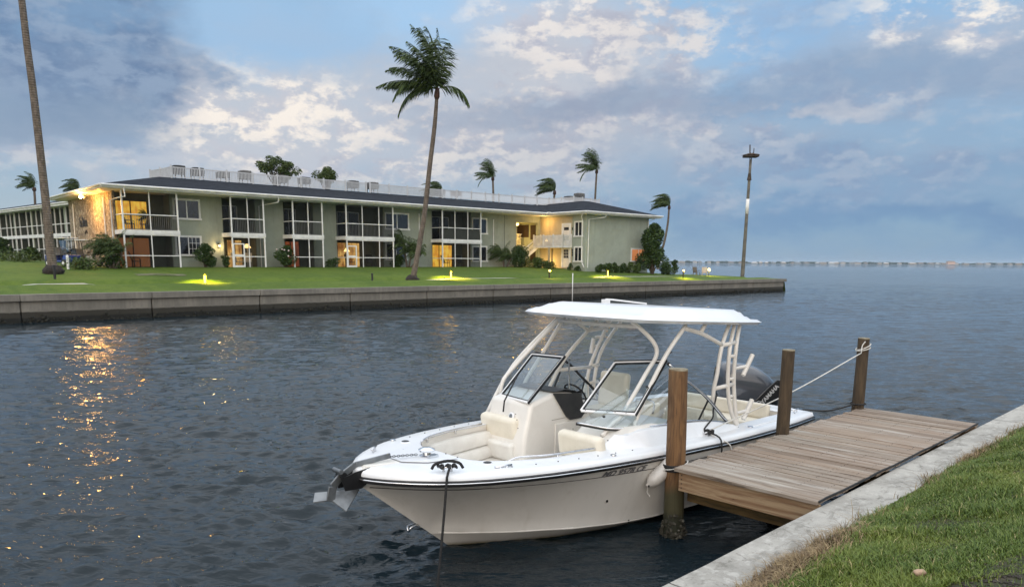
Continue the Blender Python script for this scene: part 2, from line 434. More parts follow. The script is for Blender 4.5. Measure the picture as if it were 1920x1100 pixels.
tag(MB().grid(rows).build('lawn', LAWN, smooth='all'), kind='structure')
# short uneven turf tufts that break the far lawn's edge
CONC = mat('concrete', (.30, .29, .27), .85, (.20, .20, .19), 1.3, 14, .35, .02)
m, t, p = new_mat('seawall_concrete'); SEAW = m
tcn = t.n('ShaderNodeTexCoord'); tc = tcn.outputs['Object']; sp = t.n('ShaderNodeSeparateXYZ'); t.L.new(tc, sp.inputs[0]); z = X(t, sp.outputs[2])
n1 = t.noise(tc, 1.2, 6, .65); n2 = t.noise(t.mapping(tc, (3, 3, .35)), 1.6, 6, .7); pan = t.noise(t.mapping(tc, (.3, .3, .01)), 1.2, 1, .5)
cc = t.mix(t.step(n1*.5+n2*.5, .38, .62), (.225, .212, .182), (.15, .143, .124))
cc = t.mix(t.step(pan, .45, .55)*.4, cc, (.13, .125, .11))
cc = t.mix(1.-t.step(z+n2*.12+n1*.06, .60, .66), cc, (.030, .028, .021))      # tide-wet growth line
cc = t.mix(1.-t.step(z+n1*.2, .30, .42), cc, (.008, .009, .007))
t.setin(p.inputs['Base Color'], cc); p.inputs['Roughness'].default_value = .85; bump(t, p, n2+t.noise(tc, 18, 4, .7)*.4, .6, .03)
sw = thing('far_seawall', 'long grey concrete seawall with a capped top along the far lawn', 'seawall', (W0.x, W0.y, 0), WA)
mb = MB()
mb.b2((-70, .12, -1), (74.2, .45, 1.08)); mb.build('wall_face', SEAW, sw)
mb = MB(); s = -68.
cuts = [-70]+[x for x in np.arange(-66.3, 74, 6.1)]+[74.6]
for a, b in zip(cuts, cuts[1:]): mb.b2((a+.012, -.18, 1.085), (b-.012, .55, 1.42))
mb.b2((74.02, .55, 1.085), (74.6, 10.3, 1.42))
mb.build('wall_cap', SEAW, sw, bevel=.015)
pc = [-70]+list(np.arange(-66.3, 73, 6.1))+[74.2]
for a, b in zip(pc, pc[1:]):
    if b < -24: continue
    mb = MB(); mb.b2((a+.035, -.02, -1), (b-.035, .118, 1.08)); mb.build('wall_panel', SEAW, sw, bevel=.02)
mb = MB(); mb.b2((73.9, .0, -1), (74.25, 10.2, 1.08)); mb.build('return_wall', SEAW, sw)
BLK = mat('black_growth', (.012, .013, .010), .9, (.03, .03, .02), 6, 20, .8, .03)
mb = MB()
for i in range(900):
    x = random.uniform(-15, 74); mb.ball((x, -.02-random.random()*.06, .12+random.gauss(0, .11)), random.uniform(.03, .09), 5, 3, (1.2, .7, .8))
mb.build('oyster_growth', BLK, sw)
# garden path
m, t, p = new_mat('path_concrete'); PATH = m
tc = t.n('ShaderNodeTexCoord').outputs['Object']; t.setin(p.inputs['Base Color'], t.mix(t.step(t.noise(tc, 3, 5, .6), .4, .6), (.55, .53, .49), (.42, .41, .38))); p.inputs['Roughness'].default_value = .8
def ribbon(name, ss, tc_, w_, m, dz=.006, n=260, kind='structure'):
    rows = []
    for i in range(n):
        s_ = ss[0]+(ss[1]-ss[0])*i/(n-1); c0 = tc_(s_); hw = w_(s_)/2
        rows.append([LN(s_, c0-hw, dz), LN(s_, c0-hw*.4, dz), LN(s_, c0+hw*.4, dz), LN(s_, c0+hw, dz)])
    o = MB().grid(rows).build(name, m, smooth='all'); tag(o, kind=kind); return o
ribbon('path', (-60, 66), lambda s: 4.4, lambda s: 1.2, PATH, .012)
ROAD = mat('asphalt', (.13, .125, .12), .9, (.19, .185, .175), 2, 40, .5, .01)
ribbon('driveway', (-66, -3.2), lambda s: 17.2, lambda s: 4.6, ROAD, .02, 120)

# ------------------------------------------------------------------ near bank, cap, dock (dock frame: e runs away along the seawall, w towards it)
C0 = Vector((1.87, 8.19)); DE = Vector((.72, .694)).normalized(); DW = Vector((DE.y, -DE.x))
def dp(e, w, z=0.): return Vector((C0.x+DE.x*e+DW.x*w, C0.y+DE.y*e+DW.y*w, z))
def dst(x, y): d = Vector((x, y))-C0; return d.dot(DE), d.dot(DW)
DA = math.atan2(DE.y, DE.x)
def bank(e, w):
    z = .84+.30*sm(w, 2.05, 2.5)*.35+max(w-2.05, 0)*.265
    if w > 5.6: z = bank(e, 5.6)+.1*(1-math.exp(-(w-5.6)))
    return z+.05*mnoise.noise(Vector((e*.9, w*.9, 0)))*sm(w, 2, 2.6)
rows = []
for w_ in list(np.linspace(1.98, 7, 46))+[8, 10, 14, 20, 30, 50, 90]:
    rows.append([dp(e, w_, bank(e, w_)) for e in list(np.linspace(-14, 16, 130))+[20, 26, 34, 46, 60, 90]])
SOIL = mat('bank_soil', (.030, .045, .012), .95, (.06, .05, .03), 5, 30, .8, .03)
tag(MB().grid(rows).build('near_bank', SOIL, smooth='all'), kind='structure')
m, t, p = new_mat('near_cap_concrete'); NCAP = m
tc = t.n('ShaderNodeTexCoord').outputs['Object']
n1 = t.noise(tc, 1.5, 7, .65); n2 = t.noise(tc, 9, 7, .7); n3 = t.noise(t.mapping(tc, (1, 2.4, 1)), 2.6, 7, .75, .6)
cc = t.mix(t.step(n1, .38, .62), (.42, .40, .36), (.30, .285, .255))
cc = t.mix(t.step(n2, .52, .62)*.6, cc, (.52, .50, .46)); cc = t.mix(t.step(n3, .50, .62)*.65, cc, (.20, .19, .165)); cc = t.mix(t.step(t.noise(tc, 5, 7, .75, 1.), .56, .64)*.6, cc, (.13, .12, .10))
cc = t.mix(t.step(t.noise(tc, 60, 3, .6), .60, .72)*.6, cc, (.12, .115, .10))
t.setin(p.inputs['Base Color'], cc); p.inputs['Roughness'].default_value = .88; bump(t, p, n2*.6+t.noise(tc, 70, 4, .7)*.4, .6, .012)
ns = thing('near_seawall', 'pale weathered concrete seawall cap between the dock boards and the near grass', 'seawall', (C0.x, C0.y, 0), DA)
# local x = e, local y = -w
mb = MB(); js = [-14, -2.55, 6.1, 12.2, 18.3, 24.4, 30.5, 60]
for a, b in zip(js, js[1:]):
    nx = max(int((b-a)/.25), 2); rr_ = [[] for _ in range(4)]
    for i in range(nx+1):
        e = a+.006+(b-a-.012)*i/nx
        j1 = .012*mnoise.noise(Vector((e*2.1, 0, 3))); j2 = .015*mnoise.noise(Vector((e*1.7, 5, 3)))
        for k, (w_, z_) in enumerate(((1.632+j1*.5, .50), (1.632+j1*.5, .825), (1.645+j1*.5, .85+j2*.3), (2.14, .855+j2*.3))): rr_[k].append(Vector((e, -w_, z_)))
    mb.grid(rr_)
mb.b2((-14, -2.14, .45), (60, -1.70, .52))
mb.build('wall_cap', NCAP, ns, smooth=True)
mb = MB(); mb.b2((-14, -2.1, -1.5), (60, -1.78, .5)); mb.build('wall_face', SEAW, ns)

m, t, p = new_mat('weathered_boards'); DECK = m
tcn = t.n('ShaderNodeTexCoord'); tc = tcn.outputs['Object']
isl = X(t, t.n('ShaderNodeNewGeometry').outputs['Random Per Island'])
off = t.vec(isl*37., isl*61., isl*13.)
va = t.n('ShaderNodeVectorMath', operation='ADD'); t.L.new(tc, va.inputs[0]); t.L.new(off, va.inputs[1]); vv = va.outputs[0]
g1 = t.noise(t.mapping(vv, (60, 1.3, 30)), 1, 6, .65, .5); g2 = t.noise(t.mapping(vv, (18, .8, 10)), 1, 5, .6, 1.2); g3 = t.noise(t.mapping(vv, (3, .5, 3)), 1.5, 6, .6)
cc = t.mix(t.step(g1*.6+g2*.4, .38, .62), (.34, .30, .25), (.19, .15, .115))
cc = t.mix(t.step(isl, .1, .9)*.5, cc, (.36, .27, .195))
cc = t.mix(t.step(g3, .48, .70)*.7, cc, (.50, .475, .43)); cc = t.mix(t.step(g2, .57, .68)*.75, cc, (.06, .045, .034))
cc = t.mix(t.step(t.noise(t.mapping(tc, (.6, .6, 1)), .8, 3, .5), .35, .65)*.35, cc, (.20, .125, .085))
cc = t.mix(t.step(isl, .80, .92)*.45, cc, (.10, .075, .055))
t.setin(p.inputs['Base Color'], cc); p.inputs['Roughness'].default_value = .8; p.inputs['Specular IOR Level'].default_value = .3
bump(t, p, g1*.7+g2*.5, .7, .008)
m, t, p = new_mat('beam_wood'); BEAM = m
tc = t.n('ShaderNodeTexCoord').outputs['Object']
g1 = t.noise(t.mapping(tc, (8, 1.0, 16)), 1, 7, .65, 1.6); g2 = t.noise(t.mapping(tc, (8, 1.6, 30)), 1.3, 7, .6, .6)
kn = t.n('ShaderNodeTexVoronoi'); t.L.new(t.mapping(tc, (1, 1.5, 5)), kn.inputs[0]); kn.inputs['Scale'].default_value = 1.5; kd = X(t, kn.outputs['Distance'])
cc = t.mix(t.step(g1, .36, .66), (.34, .24, .14), (.20, .11, .055)); cc = t.mix(t.step(g2, .5, .72)*.5, cc, (.13, .075, .04))
cc = t.mix((1.-t.step(kd+g1*.06, .05, .10))*.85, cc, (.07, .035, .02))
t.setin(p.inputs['Base Color'], cc); p.inputs['Roughness'].default_value = .75; bump(t, p, g1*.5+g2*.5, .6, .008)
JOIST = mat('old_joist', (.16, .10, .035), .85, (.07, .05, .02), 2, 12, .5, .02, stretch=(5, 1, 8))
DARKW = mat('dark_fastener', (.02, .018, .016), .6)
dock = thing('wooden_dock', 'weathered timber dock platform beside the white boat', 'dock', (C0.x, C0.y, 0), DA)
L_D, W_D = 5.28, 1.622
mb = MB(); e = -.02; rng = random.Random(5)
while e < L_D:
    bw = .137
    split = rng.random() < .0
    j0 = rng.uniform(-.03, .035) if e > .3 else 0; y0, y1 = -W_D-rng.uniform(-.004, .012), j0+.02
    zj = rng.uniform(-.004, .004); tilt = rng.uniform(-.003, .003); cup = rng.uniform(0, .003)
    n = 8; rr_ = []
    for k in range(n+1):
        yy_ = y0+(y1-y0)*k/n; wob = .003*mnoise.noise(Vector((e*3, yy_*2, 1)))
        rr_.append([Vector((e+wob, yy_, .866+zj)), Vector((e+wob, yy_, .902+zj-tilt)), Vector((e+.008+wob, yy_, .906+zj-tilt)), Vector((e+bw/2+wob, yy_, .904+zj-cup)), Vector((e+bw-.008+wob, yy_, .906+zj+tilt)), Vector((e+bw+wob, yy_, .902+zj+tilt)), Vector((e+bw+wob, yy_, .866+zj))])
    b0 = len(mb.v); mb.grid(rr_, close=True); mb.f.append(tuple(range(b0, b0+7))); mb.f.append(tuple(range(b0+n*7, b0+n*7+7))[::-1])
    e += bw+rng.uniform(.006, .016)
mb.build('deck_boards', DECK, dock)
MB().b2((.02, -W_D-.012, .64), (.062, -.02, .862)).build('rim_board', BEAM, dock, bevel=.004); MB().b2((L_D-.06, -W_D-.012, .64), (L_D-.02, -.02, .862)).build('rim_board', BEAM, dock, bevel=.004)
mb = MB(); mb.b2((.064, -.06, .64), (L_D-.064, -.02, .862)); mb.build('side_board', BEAM, dock, bevel=.004)
for x in (.40, 2.6, 4.75): MB().b2((x, -W_D-.16, .40), (x+.09, .1, .636)).build('cross_beam', JOIST, dock, bevel=.006)
for y in (-.45, -.85, -1.25): MB().b2((.1, y-.02, .64), (L_D-.1, y+.02, .864)).build('joist', JOIST, dock)
mb = MB()
for z_ in (.68, .73, .78, .83):
    mb.lathe([(.007, 0), (.007, .004)], (.019, -.06, z_), 8, (-1, 0, 0))
e = -.02
for k in range(37):
    for y in (-.45, -.85, -1.25, -.07, -1.5):
        for q in (.03, .105): mb.lathe([(.003, .9), (.003, .908)], (k*.1445-.02+q, y+random.uniform(-.008, .008), 0), 6)
tag(mb.build('nail', DARKW, dock), kind='stuff')
mb = MB(); mb.tube([(x, -W_D-.012+.004*math.sin(x*9), .898+.004*math.sin(x*5)) for x in np.linspace(.0, L_D, 30)], .012, 6); mb.build('black_hose', mat('rubber', (.01, .01, .01), .7), dock)

m, t, p = new_mat('piling_wood'); PILE = m
tc = t.n('ShaderNodeTexCoord').outputs['Object']; sp = t.n('ShaderNodeSeparateXYZ'); t.L.new(tc, sp.inputs[0]); z = X(t, sp.outputs[2])
g1 = t.noise(t.mapping(tc, (9, 9, 1.1)), 1.6, 7, .65, 1.4); g2 = t.noise(t.mapping(tc, (26, 26, 1.6)), 1.3, 5, .6, .6); g3 = t.noise(t.mapping(tc, (3, 3, .8)), 1.4, 5, .6)
oi = X(t, t.n('ShaderNodeObjectInfo').outputs['Random'])
cc = t.mix(t.step(g1, .36, .64), (.20, .105, .042), (.095, .048, .020)); cc = t.mix(t.step(g2, .54, .72)*.7, cc, (.045, .026, .014))
cc = t.mix(t.step(g3, .5, .66)*.5, cc, (.27, .17, .085))
cc = t.mix(1.-t.step(z+g3*.3+g1*.15, .70, .92), cc, (.055, .05, .022))
cc = t.mix(1.-t.step(z+g1*.2, .32, .45), cc, (.022, .024, .012))
t.setin(p.inputs['Base Color'], cc); p.inputs['Roughness'].default_value = .75; bump(t, p, g1*.6+g2*.4, .9, .018)
m, t, p = new_mat('piling_wood_grey'); PILEG = m
tc = t.n('ShaderNodeTexCoord').outputs['Object']
g1 = t.noise(t.mapping(tc, (9, 9, 1.1)), 1.6, 7, .65, 1.4); g2 = t.noise(t.mapping(tc, (26, 26, 1.6)), 1.3, 5, .6, .6)
cc = t.mix(t.step(g1, .36, .64), (.085, .058, .032), (.040, .027, .015)); cc = t.mix(t.step(g2, .54, .72)*.7, cc, (.02, .014, .009))
t.setin(p.inputs['Base Color'], cc); p.inputs['Roughness'].default_value = .8; bump(t, p, g1*.6+g2*.4, .9, .018)
PTOP = mat('end_grain', (.30, .27, .20), .85, (.16, .13, .08), 9, 30, .5, .01)
def piling(label, base, top, r, m, barn=True):
    o = thing('dock_piling', label, 'piling', (base.x, base.y, 0))
    base = Vector(base); ax = Vector(top)-base; rows = []
    for k in range(26):
        f = k/25; c = Vector((0, 0, -1.2)) if k == 0 else Vector((ax.x*f, ax.y*f, ax.z*f)); rr_ = r*(1.07-.1*f)
        rows.append([c+Vector((math.cos(a)*rr_*(1+.05*mnoise.noise(Vector((math.cos(a), math.sin(a), f*2.2)))), math.sin(a)*rr_*(1+.05*mnoise.noise(Vector((math.cos(a), math.sin(a), f*2.2+7)))), 0)) for a in np.linspace(0, 2*math.pi, 25)[:-1]])
    MB().grid(rows, close=True).build('post', m, o, smooth=True)
    c = ax+Vector((0, 0, .0)); r2 = r*.985
    MB().lathe([(r2, -.01), (r2*.97, .006), (r2*.6, .010), (.001, .011)], c, 24).build('end_grain', PTOP, o, smooth=True)
    if barn:
        mb = MB()
        for i in range(150):
            a = random.uniform(0, 6.28); zz_ = random.gauss(.04, .09); k = r*1.02+random.random()*.045*max(0, 1-abs(zz_-.02)*4)
            mb.ball((math.cos(a)*k, math.sin(a)*k, zz_), random.uniform(.012, .034), 5, 4, (1, 1, .8), .4)
        mb.build('barnacle_cluster', mat('barnacles', (.035, .032, .022), .9, (.17, .16, .13), 22, 40, .6, .01, ramp=(.5, .66)), o)['kind'] = 'stuff'
    return o
P1b = G(1262, 1003, 0); P1t = Vector((P1b.x+.03, P1b.y+.02, 0)); 
def top_z(px_, py_, Y): return D(px_, py_, Y)
P1t = D(1272, 692, P1b.y+.02); piling('tall brown dock piling nearest the camera with barnacles at its foot', P1b, P1t, .112, PILE)
b2 = dp(2.62, .10); P2t = D(1479, 656, b2.y+.02); b2 = Vector((P2t.x-.03, b2.y, 0)); P2 = piling('middle dock piling standing in front of the outboard motor', b2, P2t, .085, PILEG)
b3 = dp(5.15, -.03); P3t = D(1620, 634, b3.y+.02); b3 = Vector((P3t.x-.03, b3.y, 0)); P3 = piling('farthest dark dock piling with a white rope tied near its top', b3, P3t, .09, PILEG)

# ------------------------------------------------------------------ near grass
m, t, p = new_mat('grass_blade'); GRASS = m
ri = X(t, t.n('ShaderNodeNewGeometry').outputs['Random Per Island']); tc = t.n('ShaderNodeTexCoord').outputs['Object']
pa = t.noise(tc, 1.1, 4, .6)
cc = t.mix(ri, (.048, .092, .012), (.155, .215, .034)); cc = t.mix(t.step(pa, .45, .65)*.6, cc, (.21, .25, .042)); cc = t.mix(t.step(ri, .95, .97), cc, (.42, .36, .17))
t.setin(p.inputs['Base Color'], cc); p.inputs['Roughness'].default_value = .5; p.inputs['Specular IOR Level'].default_value = .35
DRY = mat('dry_grass', (.34, .25, .13), .8, (.14, .09, .05), 14, ramp=(.4, .6))
def blades(name, n, sample, hh, wid, lean, m, label, cat):
    P = np.array([sample() for _ in range(n)])
    az_ = np.random.uniform(0, 2*np.pi, n); hgt = hh*np.random.uniform(.5, 1.25, n)*(1+.55*np.sin(P[:, 0]*5.1+2*np.sin(P[:, 1]*3.3))*np.sin(P[:, 1]*4.7))*np.where(np.random.rand(n) > .985, 1.9, 1); ln = lean*np.random.uniform(.2, 1.5, n)
    dirx, diry = np.cos(az_), np.sin(az_); sx, sy = -diry*wid, dirx*wid
    rw = np.random.uniform(.6, 1.4, n); sx *= rw; sy *= rw
    V = np.zeros((n, 5, 3))
    for k, (f, wv) in enumerate(((0, 1), (0, -1), (.55, -.8), (.55, .8), (1, 0))):
        V[:, k, 0] = P[:, 0]+dirx*ln*hgt*f**1.8+sx*wv; V[:, k, 1] = P[:, 1]+diry*ln*hgt*f**1.8+sy*wv
        V[:, k, 2] = P[:, 2]+hgt*f*np.sqrt(np.clip(1-(ln*f*.5)**2, .08, 1))
    i0 = (np.arange(n)*5)[:, None]
    q = i0+np.array([[0, 1, 2, 3]]); tr = i0+np.array([[3, 2, 4, 4]])
    me = bpy.data.meshes.new(name)
    me.from_pydata(V.reshape(-1, 3).tolist(), [], q.tolist()+(i0+np.array([[3, 2, 4]])).tolist()); me.materials.append(m)
    o = bpy.data.objects.new(name, me); col.objects.link(o); tag(o, label, cat, kind='stuff'); return o
def seen(p_):
    d = p_-Vector((0, 0, EYE)); c_ = d.dot(_fw)
    return c_ > .5 and -1100 < F*d.dot(_rt)/c_ < 1150 and F*d.dot(_up)/c_ > -470
def edge_w(e): return 2.11+.09*mnoise.noise(Vector((e*1.3, 0, 9)))+.07*mnoise.noise(Vector((e*4, 3, 9)))
def bare(e, w): return False
_dirt = G(1905, 1075, 1.55)
def s_green():
    while True:
        e = -4.3+14*random.random()**1.5; w_ = edge_w(e)+3.4*random.random()**1.15
        q = dp(e, w_, 0)
        if not seen(Vector((q.x, q.y, bank(e, w_)))): continue
        if (q.xy-_dirt.xy).length < .42+.14*mnoise.noise(q*3) and random.random() < .93: continue
        if mnoise.noise(Vector((e*1.2, w_*1.2, 4))) > .35 and random.random() < .5: continue
        return (q.x, q.y, bank(e, w_)-.006)
blades('lawn_grass', 230000, s_green, .040, .0030, .8, GRASS, 'bright green uncut grass on the near bank', 'grass')
def s_dry():
    while True:
        e = random.choice((random.gauss(-1.9, .45), random.gauss(-1.7, .5), random.gauss(-1.8, .5), random.gauss(-1.8, .5), random.gauss(3.0, .7), random.uniform(-3, 8)))
        w_ = edge_w(e)-.06+abs(random.gauss(0, .13))+(.16*random.random() if abs(e+1.8) < 1.1 else 0)
        if mnoise.noise(Vector((e*1.1, 2, 4)))+.35*(abs(e+1.8) < 1.2) < -.05 and random.random() < .9: continue
        q = dp(e, w_, 0); return (q.x, q.y, bank(e, w_)+random.random()*.02)
blades('dry_grass_edge', 5500, s_dry, .095, .0028, 1.55, DRY, 'tangled straw coloured dead grass along the concrete cap', 'dry grass')
tag(MB().ball((0, 0, 0), .034, 9, 6, (1.2, .8, .7), .5).build('stone', mat('pale_stone', (.50, .34, .23), .8, (.3, .2, .14), 20, 30, .4, .01), smooth='all'), 'small pinkish pebble lying in the near grass', 'stone').location = G(1725, 1082, bank(*dst(*G(1725, 1082, 1.5).xy)))+Vector((0, 0, .03))
mb = MB()
for i in range(700):
    a = random.uniform(0, 6.28); k = .45*math.sqrt(random.random()); x_, y_ = _dirt.x+k*math.cos(a), _dirt.y+k*math.sin(a); e, w_ = dst(x_, y_)
    mb.ball((x_, y_, bank(e, w_)+.003), random.uniform(.004, .016), 5, 3, (1, 1, .6), .5)
tag(mb.build('bare_soil', mat('loose_soil', (.035, .028, .022), .95, (.11, .10, .09), 25, ramp=(.5, .7))), 'patch of bare dark soil and grit at the corner of the near bank', 'soil', kind='stuff')
# ------------------------------------------------------------------ apartment building
def stucco(name, c, c2, sc=.6):
    m, t, p = new_mat(name); tc = t.n('ShaderNodeTexCoord').outputs['Object']
    cc = t.mix(t.step(t.noise(tc, sc, 7, .65), .36, .64), c, c2)
    cc = t.mix(t.step(t.noise(t.mapping(tc, (1.6, 1.6, .22)), 1.3, 6, .65), .50, .74)*.55, cc, tuple(k*.66 for k in c))
    cc = t.mix(t.step(t.noise(tc, 7, 6, .7), .56, .72)*.3, cc, tuple(k*1.12 for k in c))
    t.setin(p.inputs['Base Color'], cc); p.inputs['Roughness'].default_value = .9; bump(t, p, t.noise(tc, 45, 4, .6), .35, .02); return m
STUC = stucco('sage_stucco', (.315, .355, .30), (.27, .305, .255)); CREAM = stucco('cream_stucco', (.46, .39, .25), (.40, .335, .215))
WHITE = mat('white_paint', (.74, .75, .74), .5, (.60, .61, .60), 1.6); ALU = mat('white_aluminium', (.78, .79, .78), .4, (.66, .67, .66), 2)
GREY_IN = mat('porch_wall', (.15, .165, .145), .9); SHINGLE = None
m, t, p = new_mat('shingles'); SHINGLE = m
tc = t.n('ShaderNodeTexCoord').outputs['Object']
br = t.n('ShaderNodeTexBrick'); t.L.new(t.mapping(tc, (1, 1.6, 1)), br.inputs[0]); br.inputs['Scale'].default_value = 2.2; br.inputs['Mortar Size'].default_value = .012
for k_, c_ in (('Color1', (.018, .022, .030)), ('Color2', (.034, .040, .052)), ('Mortar', (.014, .016, .02))): br.inputs[k_].default_value = (*c_, 1)
br.inputs['Bias'].default_value = -.1
t.setin(p.inputs['Base Color'], t.mix(t.step(t.noise(t.mapping(tc, (1, 2.2, 1)), 1.3, 6, .75), .40, .62)*.75, X(t, br.outputs[0]), (.008, .010, .015)))
p.inputs['Specular IOR Level'].default_value = .12; p.inputs['Roughness'].default_value = .9; bump(t, p, t.noise(tc, 12, 4, .7), .6, .03)
m, t, p = new_mat('stone_cladding'); STONE = m
tc = t.n('ShaderNodeTexCoord').outputs['Object']; vo = t.n('ShaderNodeTexVoronoi'); 
wv = t.noise(tc, 3, 4, .6, 0, 'Color'); va = t.n('ShaderNodeVectorMath', operation='ADD'); t.L.new(tc, va.inputs[0]); t.L.new(wv.s, va.inputs[1])
t.L.new(t.mapping(va.outputs[0], (4.2, 4.2, 3.0)), vo.inputs[0]); vo.inputs['Scale'].default_value = 1
vd = X(t, vo.outputs['Distance']); f = t.noise(tc, 9, 5, .7)
cc = t.mix(t.step(vd+f*.35, .35, .85), (.56, .48, .37), (.20, .155, .11)); cc = t.mix(t.step(t.noise(tc, .9, 4, .6), .4, .65)*.4, cc, (.26, .215, .16))
t.setin(p.inputs['Base Color'], cc); p.inputs['Roughness'].default_value = .9; bump(t, p, (1.-vd)+f*.4, 1., .09)
SCREEN = bpy.data.materials.new('insect_screen'); SCREEN.use_nodes = True; t = NT(SCREEN.node_tree); SCREEN.node_tree.nodes.clear()
o_ = t.n('ShaderNodeOutputMaterial'); mx = t.n('ShaderNodeMixShader'); tr = t.n('ShaderNodeBsdfTransparent'); df = t.n('ShaderNodeBsdfDiffuse'); df.inputs[0].default_value = (.016, .018, .017, 1)
mx.inputs[0].default_value = .50; t.L.new(tr.outputs[0], mx.inputs[1]); t.L.new(df.outputs[0], mx.inputs[2]); t.L.new(mx.outputs[0], o_.inputs[0])
DGLASS = mat('dark_window', (.012, .014, .018), .06, (.03, .03, .035), .8, spec=.8)
def lit(name, c, s, c2, sc=1.6):
    m, t, p = new_mat(name); tc = t.n('ShaderNodeTexCoord').outputs['Object']
    f = t.noise(t.mapping(tc, (2.2, 2.2, .35)), sc, 4, .6); g = t.noise(t.mapping(tc, (.8, .8, 1.1), loc=(3, 1, 2)), sc*.9, 4, .6)
    p.inputs['Base Color'].default_value = (.05, .04, .03, 1); p.inputs['Roughness'].default_value = .2
    t.setin(p.inputs['Emission Color'], t.mix(t.step(f*.5+g*.5, .40, .62), c, c2)); p.inputs['Emission Strength'].default_value = s; return m
LIT_Y = lit('lit_curtain_bright', (1, .64, .08), 1.25, (.72, .27, .02)); LIT_O = lit('lit_drape_brown', (.40, .15, .045), .50, (.30, .10, .03), .5)
LIT_W = lit('lit_room_warm', (1, .60, .17), 1.1, (.26, .09, .015), 1.5); LIT_R = lit('lit_room_red', (.40, .09, .02), .75, (.05, .012, .006), 1.3)
LIT_S = lit('lit_blind_orange', (.62, .22, .08), .75, (.5, .17, .05), .7)
BULB = emis('lamp_bulb', (1, .66, .22), 22); BULBW = emis('lamp_shade_lit', (1, .66, .24), 3.2)
DMET = mat('dark_metal', (.02, .02, .022), .5); RAILG = mat('grey_baluster', (.42, .43, .43), .5)
BX, BY, BZ = -26.63, 52.0, 2.6; BA = R(42)
bld = thing('apartment_building', 'long two storey sage green apartment building with dark roof and lit screened porches', 'building', (BX, BY, BZ), BA)
bd_, bn_ = Vector((math.cos(BA), math.sin(BA))), Vector((-math.sin(BA), math.cos(BA)))
def bw(x, y, z=0.): return Vector((BX+bd_.x*x+bn_.x*y, BY+bd_.y*x+bn_.y*y, BZ+z))
WY = 1.6; TOP = 5.25; PX = 41.2; PY = -4.9; EX = 51.2
porches = [(-0., 3.69, [1.80]), (7.46, 10.06, [8.76]), (12.39, 15.0, [13.72]), (17.12, 21.77, [18.68, 20.31]), (27.05, 31.71, [28.54, 30.07])]
gaps = [(3.69, 7.46), (10.06, 12.39), (15.0, 17.12), (21.77, 27.05), (31.71, 37.75)]
mb = MB()
mb.b2((.012, 3.0, -.6), (37.75, 14.5, TOP)); mb.b2((37.75, 6.2, -.6), (PX, 14.498, TOP)); mb.b2((PX, PY, -.6), (EX, 14.502, TOP))
mb.b2((37.752, WY+.003, 4.58), (PX-.003, 6.2, TOP-.003)); mb.b2((40.86, WY, -.6), (PX-.002, WY+.35, 4.578))
for a, b in gaps: mb.b2((a, WY, -.6), (b, 3.0, TOP-.002))
mb.build('wall', STUC, bld)
mb = MB(); mb.b2((-.13, WY-.02, -.6), (.011, 14.5, TOP-.004)); mb.b2((-.128, WY-.022, -.6), (.0, WY+.9, TOP-.006)); mb.build('stone_wall', STONE, bld)
mb = MB(); mb.b2((PX-.02, -3.05, -.1), (PX-.003, 1.598, 5.1)); mb.build('entry_wall', CREAM, bld); mb = MB()
mb.b2((37.76, 6.15, -.1), (PX-.1, 6.19, 4.57)); mb.build('stair_hall_wall', CREAM, bld); MB().b2((37.755, WY+.02, -.1), (37.79, 6.1, 4.57)).build('stair_hall_wall', CREAM, bld)
# roof: hipped skirt round a flat deck, both for the long block and the end pavilion
def hip(mb, x0, x1, y0, y1, r, z0, z1):
    a = [(x0, y0, z0), (x1, y0, z0), (x1, y1, z0), (x0, y1, z0)]; b = [(x0+r, y0+r, z1), (x1-r, y0+r, z1), (x1-r, y1-r, z1), (x0+r, y1-r, z1)]
    mb.add(a+b, [(0, 1, 5, 4), (1, 2, 6, 5), (2, 3, 7, 6), (3, 0, 4, 7), (4, 5, 6, 7), (3, 2, 1, 0)])
mb = MB(); hip(mb, -1.25, EX-.4, -.62, 15.6, 5.3, 5.50, 6.72); hip(mb, PX-1., EX+1.0, PY-.95, 15.4, 5.5, 5.50, 7.02)
rf = mb.build('roof', SHINGLE, bld)
mb = MB()                                   # soffit + fascia + gutter
mb.b2((-1.2, -.55, 5.24), (PX-.9, 15.5, 5.30)); mb.b2((PX-.95, PY-.9, 5.235), (EX+.95, 15.3, 5.295))
mb.build('soffit', WHITE, bld)
mb = MB()
mb.b2((-1.28, -.66, 5.28), (PX-1.06, -.58, 5.50)); mb.b2((-1.29, -.64, 5.283), (-1.21, 15.6, 5.497))
mb.b2((PX-1.04, PY-.98, 5.28), (PX-.96, -.6, 5.50)); mb.b2((PX-1.02, PY-1.0, 5.283), (EX+1.02, PY-.92, 5.503)); mb.b2((EX+.96, PY-.9, 5.28), (EX+1.04, 15.4, 5.5))
mb.build('fascia', WHITE, bld)
mb = MB()
def gut(a, b): mb.tube([a, b], .075, 8)
gut((-1.33, -.75, 5.44), (PX-1.1, -.75, 5.44)); gut((-1.37, -.75, 5.44), (-1.37, 15.6, 5.44)); gut((PX-1.13, -.7, 5.44), (PX-1.13, PY-1.05, 5.44)); gut((PX-1.1, PY-1.07, 5.44), (EX+1.1, PY-1.07, 5.44))
mb.box((PX-1.13, -.76, 5.49), (.3, .3, .16)); mb.build('gutter', WHITE, bld, smooth=True)
def downspout(pts, r=.045):
    MB().tube(pts, r, 6).build('downspout', ALU, bld)
downspout([(1.0-.95, -.7, 5.3), (.12, -.6, 4.75), (-.17, .0, 4.68), (-.22, WY+.1, 4.6), (-.22, WY+.1, 0)])
downspout([(-.2, 3.6, 4.9), (-.2, 3.6, .1)]); downspout([(-.2, 12.7, 4.9), (-.2, 12.9, .1)])
downspout([(11.0, -.7, 5.3), (11.0, -.55, 4.95), (10.35, WY-.08, 4.75), (10.35, WY-.08, 0)])
